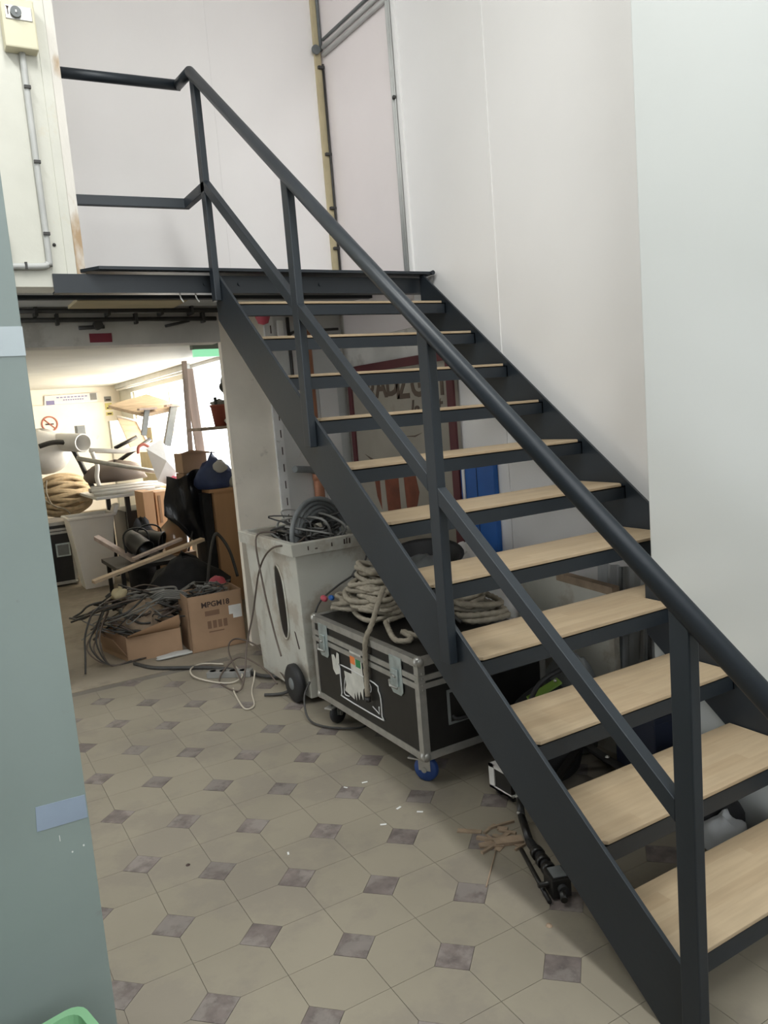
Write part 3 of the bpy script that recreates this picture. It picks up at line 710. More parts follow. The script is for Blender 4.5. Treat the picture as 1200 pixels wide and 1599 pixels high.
def cords():
    def cord(label, pts, rad, m, name='cord', cat='cable'):
        tag(MB().tube(spline(pts, 8), rad, 7).build(name, M_[m]), label, cat)
    cord('brown cord trailing from the bin rim down its left side to the wheel', [(.30, 2.5, .85), (.22, 2.46, .83), (.165, 2.62, .80), (.175, 2.85, .66), (.16, 2.98, .40), (.12, 3.02, .22), (.06, 2.95, .06), (.0, 2.9, .012), (-.02, 3.15, .012), (.12, 3.2, .10), (.16, 2.9, .10), (.17, 2.75, .05)], .005, 'cable_brown')
    cord('brown cord hanging straight down the left face of the wheeled bin', [(.27, 2.8, .85), (.175, 2.85, .835), (.165, 2.80, .6), (.17, 2.72, .35), (.165, 2.64, .23)], .005, 'cable_brown')
    cord('thin dark cord looping across the front of the wheeled bin to the case', [(.60, 2.40, .86), (.58, 2.39, .72), (.50, 2.36, .655), (.38, 2.345, .61), (.27, 2.34, .545), (.225, 2.34, .44)], .005, 'cable')
    cord('dark cord looping on the floor under the flight case', [(.19, 2.36, .16), (.14, 2.33, .10), (.12, 2.25, .02), (.16, 2.12, .012), (.26, 2.02, .012), (.34, 2.05, .012), (.40, 2.2, .012)], .005, 'cable')
    cord('thick black cable lying along the floor from the open box to the bin wheel', [(-.33, 3.85, .012), (-.25, 3.66, .012), (-.08, 3.50, .012), (.04, 3.38, .012), (.15, 3.18, .012), (.2, 3.0, .02), (.30, 2.9, .02)], .012, 'cable')
    cord('pale cord looped on the floor in front of the cardboard box', [(.10, 3.42, .01), (.0, 3.52, .012), (-.09, 3.45, .02), (-.12, 3.30, .02), (-.06, 3.16, .01), (.02, 3.06, .01), (.10, 3.10, .02), (.13, 3.28, .02)], .005, 'cable_white')
    cord('pale thin cord making a loose loop on the tiles near the bin', [(.16, 3.05, .05), (.13, 3.0, .012), (.06, 2.85, .006), (.0, 2.66, .006), (-.04, 2.62, .006), (-.06, 2.66, .006), (-.03, 2.85, .006), (.0, 2.98, .006)], .0045, 'cable_white')
    cord('thin brown cord arching over the floor beside the pillar', [(.06, 2.98, .01), (.10, 3.3, .12), (.20, 3.45, .14), (.28, 3.3, .11), (.25, 2.95, .08), (.22, 2.75, .06)], .005, 'cable_brown')
    t = thing('power_strip', 'dusty grey multi-socket strip on the floor between box and bin', 'power strip', (.03, 3.2, 0))
    Mx = rotz(-38, (.05, 3.22, 0))
    MB().box((-.06, 3.185, 0), (.2, 3.245, .035), Mx).build('body', M_['cable_grey'], t, .004)
    for k in range(4): MB().lathe([(0, .0), (.018, .0), (.019, .002), (.02, .002)], Mx @ Vector((-.03 + k*.06, 3.215, .035)), (0, 0, 1), 12).build('socket', M_['cable'], t)
    tag(MB().tube(spline([(.09, 2.74, .012), (.17, 2.68, .016), (.235, 2.64, .05)], 5), .009, 8).build('bent_rod', M_['cable']), 'short dark bent rod on the floor behind the bin wheel', 'rod')
    tag(MB().lathe([(0, -.035), (.014, -.03), (.02, -.01), (.018, .02), (.01, .035), (0, .036)], (.50, 2.35, .655), (.8, .1, .5), 12).build('inline_plug', M_['cable']), 'dark plug on the thin cord across the front of the wheeled bin', 'plug')
cords()
# ------------------------------------------------------------------ soft lumpy shapes (bags, cloth heaps)
def blob(mb, c, rad, seed, amp=.18, n=18, m=12, flat=None, sharp=1.0):
    rnd = random.Random(seed); ph = [(rnd.uniform(1.5, 5), rnd.uniform(1.5, 5), rnd.uniform(0, 6.3), rnd.uniform(0, 6.3)) for _ in range(6)]
    vs = []; c = Vector(c)
    for i in range(m + 1):
        th = math.pi * i / m
        for k in range(n):
            a = 2 * math.pi * k / n
            d = 1 + amp * sum(math.sin(p*th + r_) * math.cos(round(q)*a + s) for p, q, r_, s in ph) / 2.2
            st, ct = math.sin(th), math.cos(th)
            p = Vector((rad[0]*d*st*math.cos(a), rad[1]*d*st*math.sin(a), rad[2]*(d if ct > 0 else 1)*ct))
            q = c + p
            if flat is not None and q.z < flat: q.z = flat
            vs.append(q)
    fs = [(i*n+k, i*n+(k+1) % n, (i+1)*n+(k+1) % n, (i+1)*n+k) for i in range(m) for k in range(n)]
    mb.add(vs, fs, sharp > .5)
    return mb

# ------------------------------------------------------------------ things against the right wall, under the stairs
def sign_board():
    t = thing('painted_sign', 'old beige painted sign board with maroon frame on the right wall under the stairs', 'sign', (1.2, 3.0, .3))
    y0, y1, z0, z1 = 2.376, 3.56, .25, 1.735; X = 1.19
    MB().box((X, y0, z0), (X + .02, y1, z1)).build('board', M_['sign'], t)
    for a, b in (((X-.012, y0, z0), (X, y0+.062, z1)), ((X-.012, y1-.045, z0), (X, y1, z1)), ((X-.012, y0, z1-.05), (X, y1, z1)), ((X-.012, y0, z0), (X, y1, z0+.05))):
        MB().box(a, b).build('frame_bar', M_['maroon'], t)
    # lettering runs towards the viewer's right, that is along -y
    def tx(s, yl, z, size, m='signbrown', shear=0): text(s, size, basis((X - .002, yl, z), (0, -1, 0), (0, 0, 1)), M_[m], 'lettering', t, .001, shear, .006 if shear == 0 else .002)
    for s, yl, z, sz in (('R', 3.33, 1.50, .20), ('A', 3.215, 1.525, .20), ('D', 3.09, 1.53, .20), ('I', 2.975, 1.51, .20), ('Z', 2.955, 1.508, .20), ('G', 2.81, 1.51, .20), ('T', 2.553, 1.508, .20)): tx(s, yl, z, sz)
    tx('Ja', 2.835, 1.385, .15, 'signbrown', .25); tx('t', 2.555, 1.40, .15, 'signbrown', .2)
    # painted rust-coloured drum with pale bands, and two brush strokes
    dome = [(X - .002, 3.06 + .20*math.cos(R_(a)), .93 + .21*math.sin(R_(a))) for a in range(-50, 231, 14)]
    dome = [(X - .002, 3.33, 1.08), (X - .002, 3.30, .90), (X - .002, 3.24, .80), (X - .002, 3.05, .76), (X - .002, 2.86, .80), (X - .002, 2.80, .95), (X - .002, 2.83, 1.06), (X - .002, 2.95, 1.09), (X - .002, 3.15, 1.10)]
    d = MB().prism(dome, (.002, 0, 0)).build('painted_drum', M_['rust'], t)
    for yy in (3.25, 3.02): MB().prism([(X - .0035, yy, 1.09), (X - .0035, yy-.055, 1.09), (X - .0035, yy-.075, .79), (X - .0035, yy-.005, .80)], (.0015, 0, 0)).build('pale_band', M_['sign'], d)
    MB().prism([(X - .002, 3.42, 1.17), (X - .002, 3.30, 1.135), (X - .002, 3.22, 1.12), (X - .002, 3.30, 1.11)], (.002, 0, 0)).build('brush_stroke', M_['signbrown'], t)
    MB().prism([(X - .002, 2.93, 1.28), (X - .002, 2.80, 1.285), (X - .002, 2.72, 1.30), (X - .002, 2.80, 1.275)], (.002, 0, 0)).build('brush_stroke', M_['signbrown'], t)
sign_board()
def blue_cabinet():
    t = thing('blue_box', 'bright blue metal cabinet on the right wall beside the sign board', 'cabinet', (1.15, 2.25, .6))
    MB().box((1.185, 2.085, .55), (XW, 2.37, 1.16)).build('body', M_['blue'], t, .002)
    MB().tube([(1.178, 2.335, .55), (1.178, 2.335, 1.14)], .009, 8).build('white_bar', M_['white'], t)
    MB().tube([(1.178, 2.335, 1.135), (1.178, 2.24, 1.135)], .006, 8).build('hook', M_['white'], t)
    MB().box((1.183, 2.225, .58), (1.186, 2.228, 1.14)).build('door_gap', M_['navy'], t)
blue_cabinet()
def back_pipes():
    t = thing('copper_pipe', 'copper-brown drain pipe standing in the corner behind the stairs', 'pipe', (.94, 3.64, 0))
    MB().tube([(.945, 3.64, 0), (.945, 3.64, 2.1)], .034, 16).build('pipe', M_['copper'], t)
    MB().tube([(.945, 3.64, 1.02), (.945, 3.64, 1.08)], .038, 16).build('collar', M_['copper'], t)
    t = thing('slotted_rail', 'white slotted shelving rail at the edge of the pillar', 'rail', (.71, 3.66, 0))
    MB().box((.675, YL-.022, .3), (.735, YL, 2.1)).build('rail', M_['white_alu'], t, .002)
    for k in range(14):
        z = .55 + k*.11; MB().box((.712, YL-.0235, z), (.719, YL-.0215, z+.05)).build('slot', M_['print'], t)
    tag(MB().box((.76, YL-.03, 1.92), (.80, YL, 2.06)).build('switch_box', M_['white'], None, .003), 'small white switch box high on the wall behind the stairs', 'switch box')
    t = thing('wall_cables', 'dark cables stapled along the top of the wall under the landing', 'cables', (1.0, YL-.01, 1.9))
    for z in (1.99, 1.95): MB().tube(spline([(.84, YL-.012, z-.15), (.85, YL-.012, z-.02), (.95, YL-.012, z), (1.2, YL-.012, z+.01)], 5), .009, 7).build('cable', M_['cable'], t)
    MB().tube([(.842, YL-.012, 1.5), (.842, YL-.012, 2.08)], .011, 8).build('riser', M_['cable'], t)
    tag(MB().box((1.02, YL-.012, .2), (1.155, YL, 1.66)).build('pale_board', M_['panel'], None, .001), 'pale board on the wall between the copper pipe and the sign', 'board')
    tag(MB().tube([(.72, 3.5, 1.12), (.86, 3.58, 1.10), (.92, 3.60, 1.08)], .022, 10).build('hose_stub', M_['hose']), 'dark grey hose stub joining the copper pipe above the bin', 'hose')
    tag(MB().lathe([(0, 0), (.035, 0), (.045, .05), (.03, .09), (0, .1)], (.50, 3.25, 2.085), (0, 0, -1), 14).build('pink_lamp_cap', M_['pink']), 'pinkish red cap hanging under the landing behind the top tread', 'cap')
back_pipes()

def under_right():
    X = .955
    t = thing('white_board', 'dirty white board with a brown top edge standing behind the flight case', 'board', (.97, 1.4, 0))
    poly = [(1.09, 0), (1.09, .685), (1.40, .70), (1.67, .64), (1.67, 0)]
    MB().prism([(X, a, b) for a, b in poly], (.03, 0, 0)).build('panel', M_['binwhite'], t)
    MB().prism([(X - .004, 1.085, .66), (X - .004, 1.085, .692), (X - .004, 1.40, .708), (X - .004, 1.40, .676)], (.04, 0, 0)).build('brown_edge', M_['debris'], t)
    t = thing('striped_board', 'grey striped corrugated sheet leaning on the right wall behind the white board', 'sheet', (1.06, 1.0, 0))
    P = []; n = 26
    for k in range(n + 1):
        y = .84 + .46 * k / n; P.append((1.055 + .012*math.sin(k*1.9), y))
    b = MB(); vs = []
    for x, y in P: vs += [(x, y, 0), (x + .05, y, .74)]
    b.add(vs, [(2*i, 2*i+2, 2*i+3, 2*i+1) for i in range(n)]); b.add([(x + .004, y, z) for x, y, z in vs], [(2*i, 2*i+2, 2*i+3, 2*i+1) for i in range(n)])
    b.build('corrugated_sheet', M_['stripe'], t)
    for y in (.90, 1.02, 1.16): MB().prism([(1.036, y, 0), (1.036, y+.014, 0), (1.086, y+.014, .74), (1.086, y, .74)], (.01, 0, 0)).build('dark_stripe', M_['hose'], t)
    t = thing('white_sack', 'pale plastic sack stuffed full behind the flight case', 'sack', (.97, 2.05, 0))
    blob(MB(), (.965, 2.06, .38), (.145, .34, .36), 4, .12, flat=0).build('sack', M_['bagwhite'], t)
    MB().tube(spline([(.92, 2.0, .72), (.95, 2.05, .75), (1.0, 2.0, .74)], 4), .02, 8).build('knot', M_['bagwhite'], t)
    t = thing('black_tub', 'round black rubber tub lying on the heap behind the flight case', 'tub', (.70, 2.03, .6))
    prof = [(.0, .0), (.13, .0), (.17, .10), (.185, .105), (.18, .112), (.165, .10), (.125, .012), (0, .012)]
    MB().lathe(prof, (.70, 2.02, .655), (-.15, -.2, 1), 26).build('tub', M_['blackrub'], t)
    blob(MB(), (.70, 2.02, .70), (.10, .10, .05), 9, .2).build('rag_inside', M_['hose'], t)
    t = thing('crate_stack', 'dark plastic crate on the flight case carrying the black tub', 'crate', (.70, 2.0, .522))
    b = MB(); 
    for z in (.526, .566, .606): b.box((.58, 1.93, z), (.79, 2.14, z + .028))
    for x in (.58, .775):
        for y in (1.93, 2.125): b.box((x, y, .524), (x+.015, y+.015, .638))
    b.build('slats', M_['blackrub'], t)
    # tool bag with a lime strap
    t = thing('tool_bag', 'black tool bag with a lime green strap between the case and the striped sheet', 'bag', (.62, 1.13, 0))
    blob(MB(), (.62, 1.13, .17), (.17, .13, .20), 13, .12, flat=0).build('bag', M_['blackcloth'], t)
    MB().prism([(.47, 1.03, .365), (.47, 1.055, .375), (.62, 1.055, .41), (.62, 1.03, .40)], (0, .004, .006)).build('green_strap', M_['greenstrap'], t)
    MB().tube(spline([(.46, 1.05, .33), (.50, 1.02, .43), (.60, 1.0, .47), (.70, 1.04, .43), (.74, 1.08, .34)], 6), .009, 8).build('carry_handle', M_['blackrub'], t)
    for x in (.55, .66): MB().lathe([(0, .006), (.006, .004), (.007, 0)], (x, .99, .44), (0, -1, .2), 8).build('stud', M_['alu'], t)
    t = thing('rag_bundle', 'grey-brown rag bundle stuffed between the tool bag and the white board', 'rags', (.84, 1.22, 0))
    blob(MB(), (.84, 1.22, .20), (.085, .11, .22), 23, .25, flat=0).build('rag', M_['hose'], t)
    # navy box further on
    t = thing('navy_crate', 'dark navy plastic box against the wall under the lower treads', 'box', (.79, .80, 0))
    MB().box((.745, .715, .0), (.842, .90, .335)).build('body', M_['navy'], t, .006)
    MB().box((.739, .709, .30), (.848, .906, .325)).build('rim', M_['navy'], t, .004)
    # folding black frame: hinged arms with bright rivets
    t = thing('folding_stand', 'black folding tripod with riveted arms lying under the stairs', 'tripod', (.66, .95, 0))
    a = Vector((.47, .93, .10)); b = Vector((.675, 1.0, .165)); c = Vector((.66, .86, .155)); d = Vector((.66, .73, .14)); e = Vector((.50, .60, .02))
    for p, q in ((a, b), (b, c), (c, d)):
        u = (q - p).normalized(); s = u.cross(Vector((0, 0, 1))).normalized() * .014; w = Vector((0, 0, .006))
        MB().prism([p - s - w, p + s - w, p + s + w, p - s + w], q - p).build('arm', M_['black'], t)
    for p in (b, c, d): MB().lathe([(0, .014), (.006, .012), (.008, .007)], p, (0, 0, 1), 10).build('rivet', M_['alu'], t)
    MB().tube([a, (.36, .95, .02)], .012, 8).build('leg', M_['black'], t); MB().tube([d, (.70, .52, .02)], .012, 8).build('leg', M_['black'], t); MB().tube([b, (.84, 1.03, .02)], .012, 8).build('leg', M_['black'], t)
    # second stand, nearer: its leg and clamp stick out below the stringer
    t = thing('lighting_stand', 'folded black lighting stand lying on the floor, its clamp sticking out under the stringer', 'stand', (.25, .75, 0))
    p0, p1, p2, p3 = Vector((.37, 1.01, .075)), Vector((.285, .895, .05)), Vector((.22, .78, .035)), Vector((.125, .52, .035))
    MB().tube([p0, p1], .013, 10).build('upper_leg', M_['black'], t); MB().tube([p1, p2], .013, 10).build('upper_leg', M_['black'], t)
    for p in (p0*.7 + p1*.3, p0*.1 + p1*.9): MB().lathe([(0, .006), (.006, .004), (.007, 0)], p + Vector((-.012, 0, .008)), (-.7, 0, .7), 8).build('rivet', M_['alu'], t)
    MB().tube([p2, p3], .015, 10).build('tube', M_['blackrub'], t)
    u = (p3 - p2).normalized(); s = u.cross(Vector((0, 0, 1))).normalized()
    for f in (.25, .42, .58): q = p2.lerp(p3, f); MB().tube([q - u*.012, q + u*.012], .022, 12).build('collar', M_['black'], t)
    q = p2.lerp(p3, .82); Mx = Matrix.Translation(q) @ Matrix(((u.x, s.x, 0, 0), (u.y, s.y, 0, 0), (0, 0, 1, 0), (0, 0, 0, 1)))
    MB().box((-.035, -.03, -.03), (.035, .03, .03), Mx).build('clamp', M_['black'], t, .004)
    MB().box((-.025, -.02, .03), (.025, .02, .034), Mx).build('clamp_plate', M_['hose'], t)
    MB().tube([Mx @ Vector((.0, -.06, 0)), Mx @ Vector((0, .06, 0))], .008, 8).build('clamp_screw', M_['black'], t)
    MB().tube([Mx @ Vector((.03, .0, 0)), Mx @ Vector((.075, .01, -.01))], .011, 8).build('clamp_tip', M_['black'], t)
    MB().tube([p2 + s*.03 - Vector((0, 0, .02)), p3 + s*.045 - Vector((0, 0, .024))], .007, 6).build('brace', M_['black'], t)
    # small white-edged case on castors
    t = thing('small_case', 'small black case with white edges on the floor under the stringer', 'case', (.42, 1.12, 0))
    MB().box((.363, 1.045, .035), (.50, 1.160, .118)).build('body', M_['black'], t)
    for a, b in (((.358, 1.04, .03), (.505, 1.165, .038)), ((.358, 1.135, .03), (.366, 1.165, .122)), ((.358, 1.04, .03), (.364, 1.165, .04)), ((.358, 1.04, .112), (.505, 1.165, .122))): MB().box(a, b).build('edge', M_['white'], t)
    for x, y in ((.39, 1.07), (.39, 1.14), (.48, 1.07), (.48, 1.14)): MB().lathe([(.0, -.01), (.016, -.01), (.016, .01), (0, .01)], (x, y, .0165), (0, 1, 0), 12).build('wheel', M_['blackrub'], t)
    # rags under the lowest treads
    for k, (x, y, s_, m, lab) in enumerate(((.70, .42, .06, 'stripe', 'crumpled pale rag under the second tread'), (.77, .30, .055, 'binwhite', 'crumpled grey rag by the wall under the second tread'), (.775, .50, .075, 'blackcloth', 'black cloth heap under the lower treads by the wall'))):
        tag(blob(MB(), (x, y, .05), (s_*1.2, s_, .06 if k < 2 else .09), 30 + k, .2, flat=0).build('rag', M_[m]), lab, 'rag', 'rags under the stairs')
    tag(blob(MB(), (.80, .62, .08), (.035, .07, .13), 41, .3, flat=0).build('green_wall_lump', M_['partition']), 'greenish lump added beside the navy box, standing in for dirty green wall', 'cloth')  # added lump stands in for dirty green on the wall
under_right()

def floor_litter():
    random.seed(17)
    t = thing('wood_debris', 'heap of splintered wood and dust on the tiles beside the lighting stand', 'debris', (.18, .9, 0))
    for k in range(16):
        x, y = random.gauss(.185, .03), random.gauss(.91, .045); a = random.uniform(0, 360); L_ = random.uniform(.012, .05); w = random.uniform(.003, .012)
        MB().box((x-L_, y-w, .0005), (x+L_, y+w, random.uniform(.003, .010)), rotz(a, (x, y, 0))).build('splinter', M_['debris'], t)
    MB().box((.15, .845, .001), (.245, .885, .012), rotz(-25, (.2, .86, 0))).build('wood_piece', M_['debris'], t)
    tag(MB().tube([(-.01, .715, .003), (.06, .78, .003), (.135, .85, .004)], .0025, 6).build('twig', M_['debris']), 'thin twig pointing away from the wood debris', 'twig')
    sp = [(.033, 1.551, 'nearest the flight case caster'), (.033, 1.293, 'right of the paint flakes'), (.079, 1.22, 'farthest right on the tiles'), (-.071, 1.228, 'alone on a pale tile'), (-.047, 1.562, 'left of the caster'), (-.42, 1.27, 'on a tile near the middle of the floor')]
    for k, (x, y, w) in enumerate(sp):
        s_ = .008 if k < 4 else .006
        tag(MB().box((x-s_*1.4, y-s_*.5, .0006), (x+s_*1.4, y+s_*.5, .002), rotz(random.uniform(0, 180), (x, y, 0))).build('paper_scrap', M_['paper']), 'tiny white scrap on the floor ' + w, 'scrap', 'white scraps on the floor')
    tag(MB().lathe([(0, .004), (.006, .003), (.008, .0005)], (-.72, 1.42, 0), (0, 0, 1), 8).build('pebble', M_['print']), 'tiny black pebble on the tiles near the partition', 'pebble')
    tag(MB().lathe([(0, .006), (.008, .004), (.01, .0005)], (.02, .47, 0), (0, 0, 1), 8).build('cork_bit', M_['debris']), 'small brown chip on the floor beside the stringer', 'chip')
floor_litter()

# ------------------------------------------------------------------ store room contents
def boxes():
    t = thing('cardboard_box', 'brown cardboard box printed MPGM18 beside the pillar', 'box', (.2, 3.95, 0))
    x0, x1, y0, y1, h = .028, .385, 3.80, 4.06, .365
    Mx = rotz(-3, (.2, 3.8, 0))
    C = M_['card']
    for a, b in (((x0, y0, 0), (x1, y0+.005, h)), ((x0, y1-.005, 0), (x1, y1, h)), ((x0, y0, 0), (x0+.005, y1, h)), ((x1-.005, y0, 0), (x1, y1, h)), ((x0, y0, 0), (x1, y1, .005))): MB().box(a, b, Mx).build('side', C, t)
    def tx(s, x, z, size, m): text(s, size, Mx @ basis((x, y0-.001, z), (1, 0, 0), (0, 0, 1)), M_[m], 'printing', t, .0004, 0, .0012)
    tx('MPGM18', x0+.085, .283, .049, 'print')
    MB().box((x0+.105, y0-.0012, .225), (x0+.20, y0, .258), Mx).build('faint_print', M_['print2'], t)
    for k in range(4): MB().box((x0+.115+.035*k, y0-.0012, .14), (x0+.14+.035*k, y0, .19), Mx).build('faint_print', M_['print2'], t)
    MB().box((x0+.12, y0-.0012, .115), (x0+.22, y0, .123), Mx).build('faint_print', M_['print2'], t)
    MB().box((x0+.262, y0-.0016, .21), (x0+.347, y0, .268), Mx).build('label', M_['paper'], t); MB().box((x0+.287, y0-.0022, .182), (x0+.347, y0, .225), Mx).build('label', M_['paper'], t)
    # open box with flaps, tipped
    t = thing('open_cardboard_box', 'open cardboard box with bent flaps full of cables in front of the store', 'box', (-.2, 4.05, 0))
    A, B, Cc, D = Vector((-.34, 3.95, 0)), Vector((-.02, 3.88, 0)), Vector((.06, 4.25, 0)), Vector((-.42, 4.35, 0))
    def wall(p, q, hp, hq, th=.006, lean=(0, 0, 0), name='side', m='card'):
        n = (q - p).cross(Vector((0, 0, 1))).normalized() * th; l = Vector(lean)
        a = [p, q, q + Vector((0, 0, hq)) + l, p + Vector((0, 0, hp)) + l]; MB().prism(a, n).build(name, M_[m], t)
    wall(A, B, .155, .17); wall(B, Cc, .17, .16); wall(D, A, .17, .16); wall(Cc, D, .16, .16)
    # front flap curls outwards, left flap hangs out
    p, q = A + Vector((0, 0, .155)), B + Vector((0, 0, .17)); vs = []
    n = 8
    for i in range(n + 1):
        f = i / n; e = p.lerp(q, f); dz = .02 + .07*f; 
        vs += [e, e + Vector((.0, -.04, dz*.5)), e + Vector((-.0, -.045 + .02*f, dz))]
    fs = [(3*i+j, 3*i+3+j, 3*i+4+j, 3*i+1+j) for i in range(n) for j in range(2)]
    b = MB(); b.add(vs, fs, True); b.add([v + Vector((0, .005, .0)) for v in vs], fs, True); b.build('front_flap', M_['cardin'], t)
    MB().prism([A + Vector((-.005, 0, .03)), A + Vector((-.09, -.02, .17)), A + Vector((-.16, .17, .19)), D + Vector((-.01, -.05, .15)), D + Vector((0, -.05, .02))], (.005, 0, -.003)).build('side_flap', M_['card'], t)
    # cable pile
    random.seed(31)
    c = thing('cable_pile', 'tangled heap of dark cables spilling out of the open cardboard box', 'cables', (-.2, 4.2, .1))
    for k in range(46):
        a0 = random.uniform(0, 6.28); P = []
        cx, cy, cz = random.gauss(-.17, .13), random.gauss(4.22, .10), random.uniform(.14, .38)
        rr = random.uniform(.07, .2)
        for i in range(7):
            a = a0 + i * random.uniform(.5, 1.1)
            P.append((cx + rr*1.3*math.cos(a), cy + rr*.8*math.sin(a), max(.06, cz + .05*math.sin(a*1.7 + k) - .12*abs(cx + .17))))
        MB().tube(spline(P, 5), random.choice((.004, .005, .007, .009)), 6).build('cable', M_[random.choice(('cable', 'cable', 'cable_brown', 'cable_grey', 'cable'))], c)
    for k in range(5):
        z0 = random.uniform(.1, .3)
        P = [(-.38, 4.15 + .03*k, z0 + .1), (-.47, 4.0 + .03*k, z0 + .02), (-.50 - .02*k, 3.95, z0*.5 + .03), (-.46, 3.93, .012), (-.36 + .03*k, 3.92, .012)]
        MB().tube(spline(P, 6), .005, 6).build('cable', M_['cable' if k % 2 else 'cable_brown'], c)
    for k in range(5): 
        P = [(-.14 + .01*k, 4.06, .36 - .01*k), (-.06, 4.0, .40 - .012*k), (.06, 4.0, .37 - .012*k), (.12, 4.02, .31 - .01*k)]
        MB().tube(spline(P, 6), .006, 6).build('cable', M_['cable_grey'], c)
    blob(MB(), (-.17, 4.16, .14), (.18, .14, .20), 51, .15, flat=.01).build('cloth_core', M_['debris'], c)
    tag(blob(MB(), (-.30, 4.22, .385), (.05, .04, .04), 61, .3).build('yellow_rag', M_['pinelt']), 'yellowish rag on top of the cable pile', 'rag')
    tag(MB().tube(spline([(-.42, 4.15, .36), (-.52, 4.0, .33), (-.58, 3.95, .22), (-.60, 3.9, .12), (-.62, 3.86, .01)], 8), .006, 6).build('stray_cable', M_['cable']), 'black cable arching left out of the cable pile to the floor', 'cable')
    tag(blob(MB(), (-.08, 3.84, .012), (.13, .045, .014), 71, .2, flat=0).build('plastic_film', M_['greyline']), 'crumpled clear film on the floor in front of the open box', 'film')
    random.seed(33)
    c = thing('cable_nest', 'dark wiry cables lying in the printed cardboard box', 'cables', (.2, 3.93, .25))
    for k in range(16):
        P = [(random.uniform(.06, .35), random.uniform(3.84, 4.02), random.uniform(.26, .42)) for _ in range(5)]
        MB().tube(spline(P, 5), random.choice((.003, .005)), 6).build('cable', M_[random.choice(('cable', 'cable_grey', 'cable'))], c)
    tag(blob(MB(), (.335, 4.12, .36), (.06, .05, .05), 81, .1, flat=.31).build('red_bundle', M_['pink']), 'dull red bundle behind the printed cardboard box', 'bundle')
    tag(MB().tube(spline([(.30, 4.25, .30), (.34, 4.24, .52), (.39, 4.24, .67), (.43, 4.24, .66), (.49, 4.24, .54), (.52, 4.22, .36)], 8), .011, 8).build('hose_hoop', M_['cable']), 'black hose bent into a hoop above the printed cardboard box', 'hose')
boxes()

